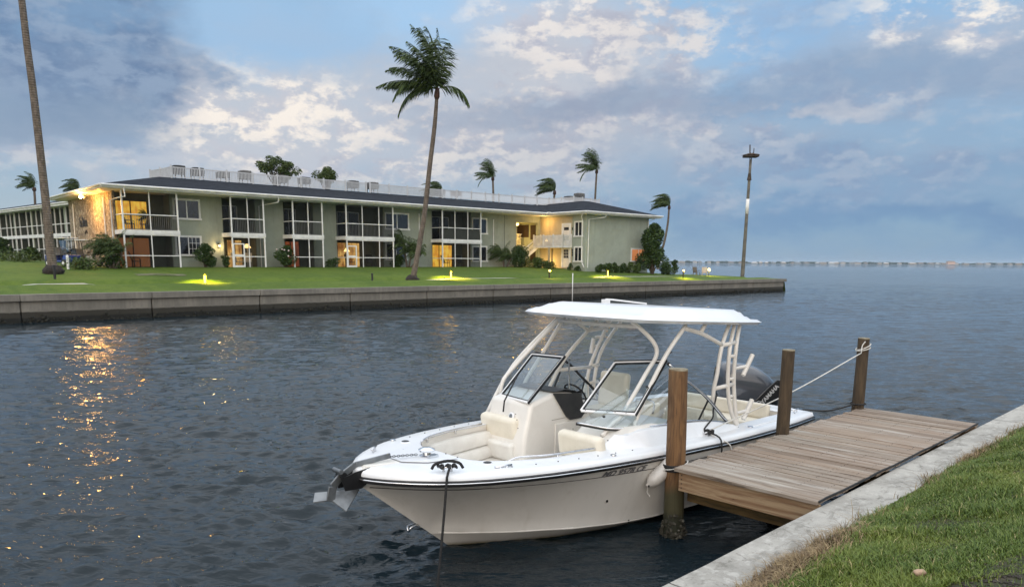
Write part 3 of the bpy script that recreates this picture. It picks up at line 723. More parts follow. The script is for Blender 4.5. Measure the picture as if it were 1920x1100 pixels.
downspout([(25.6, WY-.06, 4.85), (25.6, WY-.06, 2.4)]); downspout([(34.6, WY-.06, 4.7), (34.6, WY-.06, 1.7)])
MB().tube([(36.1, WY-.01, 5.2), (36.1, WY-.01, .1)], .02, 5).build('conduit', DMET, bld)
downspout([(PX-.98, PY-.4, 5.25), (PX-.9, PY-.2, 4.95), (PX-.06, PY+.45, 4.75), (PX-.06, PY+.45, .6), (PX-.5, PY-.3, .05)])
downspout([(PX+2.0, PY-.98, 5.25), (PX+1.9, PY-.8, 5.0), (PX+.35, PY-.07, 4.75), (PX+.3, PY-.07, 0)]); downspout([(EX+.2, PY-.95, 5.3), (EX-.1, PY-.06, 4.9), (EX-.1, PY-.06, 0)])
def window(axis, c, a0, a1, z0, z1, pane=DGLASS, bars=1, tr=.14, mull=0, name='window', s=-1):
    """axis 'x': wall plane y=c, a = x range ; axis 'y': wall plane x=c, a = y range ; s = outward sign along the normal"""
    def bb(mb, u0, u1, v0, v1, d0, d1):
        if axis == 'x': mb.b2((u0, c+s*d0, v0), (u1, c+s*d1, v1))
        else: mb.b2((c+s*d0, u0, v0), (c+s*d1, u1, v1))
    f = MB(); bb(f, a0, a1, z1-tr, z1, .001, .07); bb(f, a0-.05, a1+.05, z0, z0+tr, .001, .12); bb(f, a0, a0+tr, z0+tr, z1-tr, .001, .07); bb(f, a1-tr, a1, z0+tr, z1-tr, .001, .07)
    fo = f.build(name, WHITE, bld)
    p_ = MB(); bb(p_, a0+tr, a1-tr, z0+tr, z1-tr, .002, .02); p_.build('pane', pane, fo)
    b_ = MB()
    for k in range(1, bars+1):
        u = a0+(a1-a0)*k/(bars+1); bb(b_, u-.035, u+.035, z0+tr, z1-tr, .021, .045)
    if mull:
        um = (a0+a1)/2
        for k in (1, 2): u = um+(a1-tr-um)*k/3; bb(b_, u-.012, u+.012, z0+tr, z1-tr, .021, .035)
        for k in (1, 2): v_ = z0+tr+(z1-z0-2*tr)*k/3; bb(b_, um, a1-tr, v_-.012, v_+.012, .021, .034)
    if b_.v: b_.build('glazing_bar', ALU, fo)
    return fo
window('x', WY, 3.86, 5.84, 3.45, 4.98); window('x', WY, 3.86, 5.80, .82, 2.32, mull=1)
window('x', WY, 21.9, 24.5, 3.30, 4.82); window('x', WY, 21.9, 24.2, .60, 2.18)
window('x', WY, 31.85, 33.8, 3.18, 4.78, bars=1); window('x', WY, 31.85, 33.8, .50, 2.08)
window('y', PX, -4.52, -3.35, 3.05, 4.62); window('y', PX, -4.52, -3.35, .55, 2.12)
window('x', PY, 48.3, 50.9, .60, 2.05, pane=LIT_S, bars=1)
# screened porches
def tv(mb, x, y, h, w_=.07): mb.b2((x-w_/2, y-.035, 0), (x+w_/2, y+.035, h))
doors = [(LIT_Y, LIT_O), (DGLASS, LIT_W), (DGLASS, LIT_R), (DGLASS, LIT_W), (DGLASS, LIT_Y)]
for i, (x0, x1, mids_) in enumerate(porches):
    po = thing('screened_porch', None, None); po.parent = bld; po.location = (x0, 0, 0)
    W_ = x1-x0; Ms = [q-x0 for q in mids_]
    fr = MB()
    for lv, (za, zb, zr) in enumerate(((-.05, 2.28, .82), (2.58, TOP-.02, 3.62))):
        for x in [0.04]+Ms+[W_-.04]:
            k = .10 if x in (0.04, W_-.04) else .065
            fr.b2((x-k/2, -.04, za), (x+k/2, .04, zb))
        for y in (.85,): fr.b2((-.0, y-.03, za), (.06, y+.03, zb)) if lv == 0 and 0 else None
        fr.b2((.09, -.025, zr-.03), (W_-.09, .025, zr+.03)); fr.b2((.0, .04, zr-.028), (.05, WY-.002, zr+.028))
        fr.b2((.09, -.03, zb-.07), (W_-.09, .03, zb-.001))
        if lv == 0 and i in (1, 3):       # screen door on the left bay
            fr.b2((.09, -.035, 1.72), (.95, .03, 1.80)) if i else None
            fr.b2((.86, -.035, .0), (.95, .036, 1.719)); fr.b2((.09, -.034, .0), (.15, .034, 1.719)); fr.b2((.151, -.033, .0), (.859, .033, .16)); fr.b2((.151, -.033, .86), (.859, .033, .98))
    fr.build('porch_frame', ALU, po)
    sl_ = MB(); sl_.b2((-.12, -.07, 2.281), (W_+.06, WY-.004, 2.579)); sl_.build('floor_slab', WHITE, po)
    sc_ = MB()
    for za, zb in ((0, 2.28), (2.58, TOP-.08)):
        sc_.add([(.1, 0, za), (W_-.1, 0, za), (W_-.1, 0, zb), (.1, 0, zb)], [(0, 1, 2, 3)]); sc_.add([(.02, .05, za), (.02, WY, za), (.02, WY, zb), (.02, .05, zb)], [(0, 1, 2, 3)])
    sc_.build('insect_screen', SCREEN, po)
    ra = MB(); n = int(W_/.13)
    if i != 4:
        for k in range(1, n): x = W_*k/n; ra.b2((x-.014, .09, 2.66), (x+.014, .118, 3.56))
    else: ra.b2((.1, .09, 2.66), (W_-.1, .10, 3.5))
    ra.b2((.05, .085, 2.62), (W_-.05, .125, 2.66)); ra.b2((.05, .085, 3.55), (W_-.05, .125, 3.6))
    ra.build('balcony_railing', RAILG if i != 4 else GREY_IN, po)
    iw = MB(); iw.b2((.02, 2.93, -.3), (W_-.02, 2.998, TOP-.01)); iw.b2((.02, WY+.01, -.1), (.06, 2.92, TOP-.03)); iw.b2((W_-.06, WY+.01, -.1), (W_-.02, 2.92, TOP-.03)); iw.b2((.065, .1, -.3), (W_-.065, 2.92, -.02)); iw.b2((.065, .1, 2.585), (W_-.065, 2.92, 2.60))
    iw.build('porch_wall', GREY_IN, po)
    for lv, mm in enumerate((doors[i][1], doors[i][0])):
        zb = 0 if lv == 0 else 2.6
        dx0, dx1 = {0: (.25, 2.45), 1: (.75, 1.9), 2: (.35, 1.85), 3: (.1, 2.9), 4: (.2, 3.3)}[i]
        if lv == 1 and i: dx0, dx1 = W_*.18, W_*.62
        d_ = MB(); d_.b2((dx0, 2.88, zb), (dx1, 2.925, zb+2.08)); do = d_.build('sliding_door', mm, po)
        q = MB(); q.b2((dx0-.07, 2.84, zb), (dx0-.001, 2.927, zb+2.12)); q.b2((dx1+.001, 2.84, zb), (dx1+.07, 2.927, zb+2.12)); q.b2(((dx0+dx1)/2-.035, 2.84, zb), ((dx0+dx1)/2+.035, 2.879, zb+2.08)); q.b2((dx0, 2.84, zb+2.081), (dx1, 2.927, zb+2.15))
        q.build('door_frame', mat('bronze_frame', (.06, .05, .04), .5) if mm is not DGLASS else WHITE, do)
        if mm in (LIT_Y, LIT_W): lamp('porch_glow', (W_*.5, 2.2, zb+1.2), 14, (1, .55, .15), .3, po)
# roof railing
def railing(mb, a, b, z, picket=.13, h=.80, post=2.0):
    a, b = Vector((*a, z)), Vector((*b, z)); L = (b-a).length; d = (b-a)/L; up = Vector((0, 0, 1)); n = max(1, round(L/post))
    for k in range(n+1):
        q = a+d*L*k/n; mb.bar(q-up*.1, q+up*(h+.14), .11, .11, (d.y, -d.x, 0)); 
    for zz_ in (.08, h): mb.bar(a+up*zz_, b+up*zz_, .05, .07)
    if picket:
        m_ = int(L/picket)
        for k in range(1, m_): q = a+d*L*k/m_; mb.bar(q+up*.1, q+up*(h-.03), .05, .035, (d.y, -d.x, 0))
rr_ = MB()
ZD = 6.70
railing(rr_, (4.9, 4.55), (21.9, 4.55), ZD, .115)
railing(rr_, (22.3, 4.55), (30.5, 4.55), ZD, .105, .78)
railing(rr_, (4.9, 4.55), (4.6, 8.6), ZD, .075)
RAILW = mat('roof_rail_white', (.56, .58, .60), .5); rr_.build('roof_railing', RAILW, bld)
LAT = bpy.data.materials.new('white_mesh_panel'); LAT.use_nodes = True; t = NT(LAT.node_tree); LAT.node_tree.nodes.clear()
o_ = t.n('ShaderNodeOutputMaterial'); mx = t.n('ShaderNodeMixShader'); tr = t.n('ShaderNodeBsdfTransparent'); df = t.n('ShaderNodeBsdfDiffuse'); df.inputs[0].default_value = (.75, .76, .78, 1)
mx.inputs[0].default_value = .62; t.L.new(tr.outputs[0], mx.inputs[1]); t.L.new(df.outputs[0], mx.inputs[2]); t.L.new(mx.outputs[0], o_.inputs[0])
rr_ = MB(); pts = [(30.5, 4.55), (45.2, 4.4), (45.6, 1.0), (50.4, 1.6)]
for a, b in zip(pts, pts[1:]): railing(rr_, a, b, ZD, 0, .78, 1.9)
ro = rr_.build('mesh_railing', RAILW, bld)
sc_ = MB()
for a, b in zip(pts, pts[1:]): sc_.add([(*a, ZD+.1), (*b, ZD+.1), (*b, ZD+.76), (*a, ZD+.76)], [(0, 1, 2, 3)])
sc_.build('mesh_panel', LAT, ro)
# stair hall, stairs, balcony
st_ = MB(); a, b = Vector((37.3, WY-.5, .15)), Vector((40.8, WY-.5, 2.35)); 
for dy_ in (0, .95): st_.bar(a+Vector((0, dy_, 0)), b+Vector((0, dy_, 0)), .07, .28, (0, 0, 1))
for k in range(12): q = a.lerp(b, (k+.5)/12); st_.b2((q.x-.15, q.y+.04, q.z+.10), (q.x+.14, q.y+.91, q.z+.15))
so_ = st_.build('staircase', WHITE, bld)
ra = MB(); up = Vector((0, 0, 1.0))
ra.bar(a+up, b+up, .06, .06); ra.bar(a+up*.25, b+up*.25, .04, .04)
for k in range(5): q = a.lerp(b, k/4); ra.bar(q, q+up, .05, .05, (0, 1, 0))
a2, b2_ = Vector((37.9, WY+1.6, 2.6)), Vector((40.0, WY+1.6, 3.45))
ra.bar(a2, b2_, .07, .07); ra.bar(a2-Vector((0, 0, .35)), b2_-Vector((0, 0, .35)), .05, .05); ra.b2((38.1, 4.0, 3.4), (40.6, 4.05, 3.5)); 
for k in range(14): x = 38.15+k*.18; ra.b2((x, 4.0, 2.3), (x+.04, 4.04, 3.4))
ra.build('stair_railing', WHITE, so_)
mb = MB(); mb.b2((37.8, 3.6, 2.05), (40.85, 6.14, 2.25)); mb.build('landing', WHITE, bld)
bal = MB(); bal.b2((PX-1.3, -3.05, 1.98), (PX-.025, WY-.2, 2.2)); bo = bal.build('balcony', WHITE, bld)
ra = MB(); railing(ra, (PX-1.25, -3.0), (PX-1.25, WY-.3), 2.2, .11, 1.0, 1.6); railing(ra, (PX-.1, -3.0), (PX-1.25, -3.0), 2.2, .11, 1.0, 1.2); ra.build('balcony_railing', WHITE, bo)
mb = MB(); mb.b2((PX-1.3, -1.05, 0), (PX-1.12, -.86, 1.975)); mb.b2((PX-.28, -.3, 0), (PX-.02, -.05, 1.975)); mb.build('column', CREAM, bld)
def door(y0, y1, z, m, lights):
    d_ = MB(); d_.b2((PX-.07, y0, z), (PX-.021, y1, z+2.05)); o = d_.build('front_door', m, bld)
    f = MB(); f.b2((PX-.12, y0-.16, z), (PX-.022, y0-.002, z+2.25)); f.b2((PX-.12, y1+.002, z), (PX-.022, y1+.16, z+2.25)); f.b2((PX-.12, y0, z+2.052), (PX-.022, y1, z+2.25)); f.build('door_frame', WHITE, o)
    g_ = MB()
    for (ya, yb, za, zb) in lights: g_.b2((PX-.082, ya, z+za), (PX-.071, yb, z+zb))
    g_.build('door_glass', DGLASS, o); MB().ball((PX-.11, y0+.08, z+1.0), .03, 6, 4).build('handle', DMET, o)
    return o
WDOOR = mat('white_door', (.72, .70, .66), .5)
door(-2.75, -1.8, 0, WDOOR, [(-2.6+.23*a_, -2.42+.23*a_, .95+.3*b_, 1.2+.3*b_) for a_ in range(3) for b_ in range(3)])
door(-2.75, -1.8, 2.2, WDOOR, [(-2.62, -1.95, 1.55, 1.85), (-2.62, -1.95, .5, .95)])
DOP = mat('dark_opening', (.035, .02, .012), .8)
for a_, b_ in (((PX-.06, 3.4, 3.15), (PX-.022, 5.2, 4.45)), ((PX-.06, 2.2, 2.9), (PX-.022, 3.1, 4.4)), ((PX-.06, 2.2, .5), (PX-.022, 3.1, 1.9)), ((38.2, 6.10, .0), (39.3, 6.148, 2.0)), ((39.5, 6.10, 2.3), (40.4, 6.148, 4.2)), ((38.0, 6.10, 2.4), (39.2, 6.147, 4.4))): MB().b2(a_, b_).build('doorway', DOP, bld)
# lamps fixed to the building
def fixture(loc, shape, e, c=(1, .60, .2), bulb=BULB, r=.07, off=(0, 0, 0)):
    x, y, z = loc; mb = MB()
    if shape == 'flood':
        mb.b2((x, y-.07, z), (x+.5, y+.07, z+.1)); mb.lathe([(.04, 0), (.09, .16)], (x, y, z-.06), 10, (-.6, -.2, -.7)); mb.lathe([(.04, 0), (.09, .16)], (x+.1, y, z-.06), 10, (.2, -.5, -.8)); mb.b2((x-.04, y-.04, z), (x+.04, y+.04, z+.5))
    elif shape == 'dish': mb.lathe([(.05, .08), (.26, .05), (.28, .0)], loc, 14)
    else: mb.b2((x-.06, y-.02, z-.2), (x+.06, y+.05, z+.2)); mb.lathe([(.12, .10), (.02, .2)], (x, y-.1, z), 8)
    o = mb.build('wall_lamp', WHITE if shape != 'lantern' else DMET, bld, smooth=True)
    MB().ball((x+off[0], y+off[1], z+off[2]), r, 10, 6).build('bulb', bulb, o, smooth='all')
    if e: lamp('lamp_light', (x+off[0]*(7 if shape == 'flood' else 2), y+off[1]*2, z+off[2]*(4.2 if shape == 'flood' else 2.2)-.02), e, c, r*(3 if shape == 'flood' else 1), bld)
fixture((-1.12, 5.6, 5.12), 'flood', 620, (1, .50, .12), emis('flood_bulb', (1, .62, .25), 120), .10, (-.06, -.05, -.14))
lamp('flood_side', (-.60, 3.0, 4.9), 34, (1, .42, .07), .08, bld)
fixture((7.05, WY-.06, 1.62), 'lantern', 45, (1, .66, .28), BULBW, .09, (0, -.12, 0))
fixture((39.3, 3.2, 4.5), 'dish', 240, (1, .56, .10), emis('ceiling_bulb', (1, .66, .2), 12), .17, (0, 0, -.02))
fixture((39.6, 4.4, 1.98), 'dish', 200, (1, .58, .14), BULBW, .14, (0, 0, -.02))
lamp('entry_glow', (PX-.9, -.2, .35), 110, (1, .60, .16), .12, bld); lamp('upper_entry_glow', (PX-.9, .3, 4.6), 70, (1, .58, .18), .15, bld)
fixture((PX-.9, -.25, 2.75), 'dish', 6, (1, .7, .35), BULBW, .12, (0, 0, 0))
lamp('wall_glow', (39.3, 3.6, 2.9), 120, (1, .58, .12), .2, bld)
# house lettering and small wall marks
tm = text_mb('La Brisa', .95, .02, .25, .012)
q = MB(); q.add([(-.16-p_[2], 11.2-p_[0]*.78, 3.05+p_[1]*1.1) for p_ in tm.v], tm.f); q.build('wall_lettering', DMET, bld)
q = MB(); q.ball((-.17, 9.6, 2.55), .09, 8, 5, (.4, 1, 1)); q.tube([(-.17, 9.5, 2.58), (-.18, 9.1, 2.75), (-.17, 9.0, 2.5)], .03, 5); q.build('wall_ornament', DMET, bld)
q = MB(); q.b2((PX-.04, -3.15, 3.75), (PX-.021, -3.0, 4.0)); 
for z_ in (1.15, 1.4, 1.65): q.b2((PX-.04, -3.2, z_), (PX-.004, -3.05, z_+.2))
q.build('wall_plaque', DMET, bld)

# ------------------------------------------------------------------ second block behind, left
p0 = D(136, 391, 69); p1_ = D(-60, 416, 92); ba2 = math.atan2(p1_.y-p0.y, p1_.x-p0.x); L2 = (p1_.xy-p0.xy).length
b2o = thing('apartment_building', 'more distant pale apartment block of dark screened porches at the left edge', 'building', (p0.x, p0.y, 3.15), ba2)
Z2 = 4.75
mb = MB(); mb.b2((0, -1.6, -.8), (L2+20, -11, Z2)); mb.build('wall', mat('shaded_wall', (.05, .055, .05), .9), b2o)  # wall behind the screens: porch shade is put into its dark colour
mb = MB(); mb.b2((-.0, -.25, 2.1), (L2+20, -1.6, 2.36)); mb.build('floor_slab', WHITE, b2o)
mb = MB(); x = .05; k = 0
while x < L2+10:
    mb.b2((x-.035, -.14, 0), (x+.035, -.24, Z2)); x += 1.5 if k % 4 else 2.3; k += 1
mb.b2((0, -.14, .9), (L2+10, -.22, .96)); mb.b2((0, -.14, 3.2), (L2+10, -.22, 3.27)); mb.b2((0, -.13, 2.06), (L2+10, -.249, 2.38))
mb.build('porch_frame', ALU, b2o)
mb = MB(); mb.add([(0, -.26, 0), (L2+10, -.26, 0), (L2+10, -.26, Z2), (0, -.26, Z2)], [(0, 1, 2, 3)]); mb.build('insect_screen', SCREEN, b2o)
mb = MB()
for x0_ in (2.5, 7.5, 12, 17.5, 23): mb.b2((x0_, -.2, -.3), (x0_+.5, -1.7, Z2-.01))
mb.build('party_wall', STUC, b2o)
mb = MB(); mb.b2((-2, .75, Z2), (L2+20, .67, Z2+.28)); mb.b2((-2, .66, Z2+.01), (L2+20, -1.7, Z2+.06)); mb.tube([(-2, .8, Z2+.22), (L2+20, .8, Z2+.22)], .07, 6); mb.build('fascia', WHITE, b2o)
mb = MB(); hip(mb, -6, L2+26, -13, .72, 5.0, Z2+.28, Z2+1.45); mb.build('roof', SHINGLE, b2o)
mb = MB(); railing(mb, (-1, -5.2), (14, -5.2), Z2+1.4, .16, 1.0, 2); mb.build('roof_railing', ALU, b2o)
mb = MB(); mb.b2((-.6, .1, -.3), (.9, -.1, 2.2)); mb.b2((-1.6, .12, -.3), (-.4, -.12, 4.0)); mb.build('white_partition', WHITE, b2o)

# ------------------------------------------------------------------ rooftop air conditioners
ACM = mat('ac_dark', (.02, .02, .022), .8, (.035, .035, .035), 6); ACG = mat('ac_grey', (.17, .17, .165), .7, (.12, .12, .12), 4); GRILL = mat('fan_grille', (.05, .05, .05), .5)
def ac(x, z0, h, w_, grey, label, y=7.2):
    z0 += .32; h -= .30; q = bw(x, y, z0); o = thing('air_conditioner', label, 'air conditioner', q, BA, 'air conditioners on the roof deck')
    MB().box((0, 0, h/2), (w_, w_, h)).build('cabinet', ACG if grey else ACM, o, bevel=.05)
    mb = MB()
    for k in range(7): zz_ = h*(.15+.1*k); mb.b2((-w_/2-.012, -w_/2-.012, zz_), (w_/2+.012, w_/2+.012, zz_+.02))
    mb.build('louvre', GRILL, o)
    mb = MB(); mb.lathe([(w_*.42, h), (w_*.42, h+.02), (w_*.3, h+.03), (.05, h+.03)], n=14); mb.build('fan_grille', GRILL, o)
    mb = MB(); mb.b2((-w_/2, -w_/2, -.06), (w_/2, w_/2, -.002))
    for a_ in (-1, 1):
        for b_ in (-1, 1): mb.b2((a_*w_*.42-.03, b_*w_*.42-.03, -.7), (a_*w_*.42+.03, b_*w_*.42+.03, -.05))
    mb.build('stand', ACM, o)
def fx(px_, y=7.2):
    r = ray(px_, 330); nn = bn_; o0 = bw(0, y); t_ = (o0.x*nn.x+o0.y*nn.y)/(r.x*nn.x+r.y*nn.y); P_ = Vector((r.x*t_, r.y*t_)); return (P_-Vector((BX, BY))).dot(bd_)
acl = [(335, 1.0, 0, 'big dark condenser unit leftmost on the roof, above the hip corner'), (370, .95, 0, 'dark condenser unit second from the left on the roof'), (418, .8, 0, 'low dark condenser unit between the second unit and the tall grey one'), (459, 1.05, 1, 'grey condenser unit left of the big round tree'),
       (528, .95, 1, 'pale grey condenser unit in front of the big round tree'), (570, .9, 0, 'dark condenser unit at the right edge of the big round tree'), (661, 1.0, 0, 'dark condenser unit just right of the smaller round tree'), (698, .95, 1, 'light grey condenser unit second right of the smaller round tree'),
       (824, .85, 0, 'dark condenser unit beside the palm crown behind the roof'), (855, .8, 0, 'small dark condenser unit at the right of the palm crown behind the roof')]
for px_, h_, g_, lb in acl: ac(fx(px_), 7.02+random.uniform(-.04, .04), h_*.9, .86, g_, lb)
ac(47.0, 7.1, .65, .9, 0, 'low dark condenser unit on the right end roof behind the railing corner', 3.0); ac(48.8, 7.1, 1.1, .9, 1, 'grey condenser unit rightmost on the roof, near the end peak', 3.2)
# ------------------------------------------------------------------ vegetation
def leafmat(name, a, b, rough=.55):
    m, t, p = new_mat(name); ri = X(t, t.n('ShaderNodeNewGeometry').outputs['Random Per Island'])
    t.setin(p.inputs['Base Color'], t.mix(ri, a, b)); p.inputs['Roughness'].default_value = rough; p.inputs['Specular IOR Level'].default_value = .3
    return m
PALM = leafmat('palm_leaf', (.025, .050, .012), (.075, .11, .03)); SHRUB = leafmat('shrub_leaf', (.018, .042, .010), (.055, .095, .022)); TREEL = leafmat('tree_leaf', (.035, .065, .015), (.09, .12, .03))
HEDGE = leafmat('hedge_leaf', (.03, .06, .012), (.09, .13, .03)); FLOW = mat('white_petals', (.6, .5, .5), .6)
m, t, p = new_mat('palm_trunk'); TRUNK = m
tc = t.n('ShaderNodeTexCoord').outputs['Object']; wv = t.n('ShaderNodeTexWave', bands_direction='Z'); t.L.new(tc, wv.inputs[0]); wv.inputs['Scale'].default_value = 2.2; wv.inputs['Distortion'].default_value = 2.5; wv.inputs['Detail'].default_value = 3
n1 = t.noise(t.mapping(tc, (3, 3, 1.2)), 2.2, 6, .65)
cc = t.mix(t.step(n1, .35, .65), (.19, .155, .125), (.10, .08, .062)); cc = t.mix(X(t, wv.outputs['Fac'])*.35, cc, (.06, .048, .038))
t.setin(p.inputs['Base Color'], cc); p.inputs['Roughness'].default_value = .9; bump(t, p, X(t, wv.outputs['Fac'])+n1, .6, .03)
BARK = mat('bark', (.08, .06, .045), .9, (.04, .03, .02), 6, 20, .6, .02); FIBRE = mat('palm_boot', (.07, .03, .02), .8, (.03, .018, .012), 8)
WIND = Vector((-1, .12, .05)).normalized()
def palm_crown(n_fr=20, L=3.6, leaflets=34, wind=.9, seed=1, special=(), up=.45, droop=1.):
    rg = random.Random(seed); mb = MB(); st_ = MB()
    specs = []
    for _ in range(n_fr):
        if rg.random() < up: specs.append((rg.uniform(0, 6.28), rg.uniform(1.05, 1.52), rg.uniform(.8, 1.08)))
        else: specs.append((rg.gauss(3.14, .75), rg.uniform(.15, 1.15), rg.uniform(.75, 1.05)))
    specs += list(special)
    for az_, ev, lk in specs:
        d = Vector((math.cos(az_)*math.cos(ev), math.sin(az_)*math.cos(ev), math.sin(ev)))
        keep = None
        if len(specs) and (az_, ev, lk) in special: keep = True
        P = Vector((0, 0, 0)); n = 14; seg = L*lk/n; pts = [P.copy()]; dirs = [d.copy()]
        for k in range(n):
            f = k/n; d = (d+WIND*(.0 if keep else .105*wind*(.35+f))+Vector((0, 0, -(.10 if keep else .022*droop)-(.17 if keep else .095*droop)*f))).normalized(); P = P+d*seg; pts.append(P.copy()); dirs.append(d.copy())
        st_.tube(pts, [.035, .02, .006], 4)
        for k in range(leaflets):
            f = .10+.9*k/(leaflets-1); i = min(int(f*n), n-1); u = f*n-i; q = pts[i].lerp(pts[i+1], u); tg = dirs[i].lerp(dirs[i+1], u).normalized()
            sd = tg.cross(Vector((0, 0, 1))); 
            if sd.length < .1: sd = Vector((1, 0, 0))
            sd.normalize(); ll = L*.25*math.sin(math.pi*min(.12+f*.86, 1))**.6*rg.uniform(.8, 1.15)
            for s_ in (-1, 1):
                v_ = (sd*s_*.55+tg*.5+Vector((0, 0, -.42-.3*rg.random()))+WIND*.55*wind*rg.uniform(.5, 1.3)*(0.35 if keep else 1)).normalized()
                wv_ = v_.cross(Vector((rg.uniform(-1, 1), rg.uniform(-1, 1), .6))).normalized()*L*.0085
                mid_ = q+v_*ll*.5; tip = mid_+(v_+Vector((0, 0, -.35))).normalized()*ll*.5
                mb.add([q-wv_*.5, q+wv_*.5, mid_+wv_, mid_-wv_, tip], [(0, 1, 2, 3), (3, 2, 4)])
    return mb, st_
def palm(label, base, pts, r0, r1, crown, scale=1., group=None, ball=False, name='palm_tree', boot=True):
    o = thing(name, label, 'palm tree', base, 0, group); base = Vector(base)
    P = [Vector(q)-base for q in pts]
    MB().tube([P[0]-Vector((0, 0, .3))]+P[0:], [r0*1.35, r0*1.0, r0*.86, r0*.80, r0*.74, r0*.68, r1], 12, 5).build('trunk', TRUNK, o, smooth='all')
    me, me2 = crown
    for nm, q in (('crown', me), ('frond_stem', me2)):
        c = bpy.data.objects.new(nm, q); col.objects.link(c); c.parent = o; c.location = P[-1]; c.scale = (scale,)*3
    if boot:
        tp = P[-1]; d = (P[-1]-P[-2]).normalized(); k = scale
        MB().lathe([(r1*.95, -.75*k), (r1*1.9, -.5*k), (r1*1.7, -.2*k), (r1*1.2, .1*k)], tp, 10, d).build('crownshaft', FIBRE, o, smooth='all')
    if ball:
        mb = MB(); mb.ball((0, 0, .12), r0*2.15, 14, 9, (1.05, 1, .72), .25); mb.build('root_ball', mat('root_mass', (.012, .011, .010), .95, (.04, .03, .025), 9, 16, .9, .05), o, smooth='all')
    return o
def crown_mesh(*a, **k):
    mb, s_ = palm_crown(*a, **k); r = []
    for nm, q, mm in (('crown', mb, PALM), ('frond_stem', s_, PALM)):
        me = bpy.data.meshes.new(nm); me.from_pydata(q.v, [], q.f); me.materials.append(mm); r.append(me)
    return r
cA = crown_mesh(22, 4.6, 48, .30, 4, special=((.05, .55, .66), (3.25, .35, .86), (3.5, .7, .9)), up=.55)
cB = crown_mesh(24, 4.1, 34, 1.3, 9, droop=1.4); cC = crown_mesh(22, 4.1, 34, 1.0, 21, special=((3.4, .35, 1.0),), droop=1.1); cD = crown_mesh(30, 4.1, 34, 1.9, 33, droop=1.7, up=.35)
def palm_px(label, bpx, bpy_, Y, path, r0, r1, crown, scale, group='wind blown palms behind the building', ball=False):
    b = D(bpx, bpy_, Y)
    pts = [b]+[D(x, y, Y) for x, y in path]
    return palm(label, b, pts, r0, r1, crown, scale, group, ball)
# two tall coconut palms on the lawn
b = D(773, 512, 57.5); b.z = LXY(b.x, b.y)
palm('tall leaning coconut palm with its whole windswept crown against the sky', b, [b]+[D(x, y, 57.5) for x, y in ((782, 482), (796, 400), (806, 310), (815, 235), (820, 168))], .235, .115, cA, 1.0, None, True)
b = D(100, 511, 46.); b.z = LXY(b.x, b.y)
palm('tall thick palm trunk by the golf carts, its crown above the picture', b, [b]+[D(x, y, 46.) for x, y in ((93, 455), (86, 380), (76, 290), (62, 170), (50, 80), (38, -20), (22, -110))], .265, .18, cD, 1.25, None, True)
palm_px('small windswept palm left of the tall trunk, above the far left block', 66, 500, 96, ((67, 440), (66, 385), (64, 352)), .2, .13, cB, .62)
palm_px('palm whose crown peeps over the left eave beside the lamp', 148, 500, 84, ((147, 420), (146, 356)), .2, .13, cD, .52)
palm_px('palm crown peeping over the roof beside the tall coconut trunk', 830, 500, 92, ((829, 420), (827, 366)), .2, .13, cD, .70)
palm_px('leftmost of the three palms above the right half of the roof', 925, 500, 100, ((925, 420), (925, 370), (924, 332)), .2, .12, cC, .66)
palm_px('middle and lowest of the three palms above the right half of the roof', 1036, 500, 104, ((1037, 430), (1038, 390), (1040, 358)), .22, .13, cD, .74)
palm_px('highest of the three palms above the right end of the roof', 1112, 500, 106, ((1113, 430), (1116, 370), (1119, 318)), .2, .12, cC, .80)
bb = D(1234, 500, 93)
palm('slender curved palm standing alone right of the building end', bb, [bb]+[D(x, y, 93) for x, y in ((1238, 480), (1246, 452), (1252, 420), (1254, 398), (1255, 386))], .17, .10, cD, .62, None)

def leaf_clump(mb, c, rad, n, size, rg, sc=(1, 1, 1), shell=.55):
    c = Vector(c)
    for _ in range(n):
        while True:
            q = Vector((rg.uniform(-1, 1), rg.uniform(-1, 1), rg.uniform(-1, 1)))
            if shell < q.length < 1: break
        q = Vector((q.x*sc[0], q.y*sc[1], q.z*sc[2]))*rad+c
        a = Vector((rg.uniform(-1, 1), rg.uniform(-1, 1), rg.uniform(-.6, .6))).normalized(); b_ = a.cross(Vector((rg.uniform(-1, 1), rg.uniform(-1, 1), rg.uniform(-1, 1)))).normalized()
        s_ = size*rg.uniform(.6, 1.3)
        mb.add([q-a*s_, q+b_*s_*.5, q+a*s_, q-b_*s_*.5], [(0, 1, 2, 3)])
def bush(name, label, cat, base, rx_, h, n, size, m=SHRUB, seed=1, lumps=9, flowers=0, group=None, trunk=True, cone=0.):
    rg = random.Random(seed); o = thing(name, label, cat, base, 0, group); mb = MB(); br_ = MB()
    for k in range(lumps):
        a = rg.uniform(0, 6.28); f = rg.random(); zz_ = h*(.22+.62*(k/max(lumps-1, 1))); w_ = rx_*(1-cone*(zz_/h))*(math.sin(math.pi*min(zz_/h*.8+.18, 1)))**.5
        c = Vector((math.cos(a)*w_*.55*f**.5, math.sin(a)*w_*.55*f**.5, zz_)); rr2 = max(rx_*.25, w_*rg.uniform(.42, .62))
        leaf_clump(mb, c, rr2, n//lumps, size, rg, (1, 1, .85))
        br_.tube([(0, 0, -.1), (c.x*.4, c.y*.4, c.z*.5), c], [.05*rx_+.01, .015], 5)
    mb.build('foliage', m, o, fix=False)
    if trunk: br_.build('stem', BARK, o)
    if flowers:
        f_ = MB()
        for _ in range(flowers):
            a = rg.uniform(3.4, 6.0); z_ = rg.uniform(.25, .85)*h; f_.ball((math.cos(a)*rx_*.75, math.sin(a)*rx_*.75, z_), .07, 6, 4)
        f_.build('flower', FLOW, o)
    return o
def onl(px_, py_, Y):
    q = D(px_, py_, Y); q.z = LXY(q.x, q.y); return q
def at_b(x, y): q = bw(x, y); q.z = LXY(q.x, q.y)-.03; return q
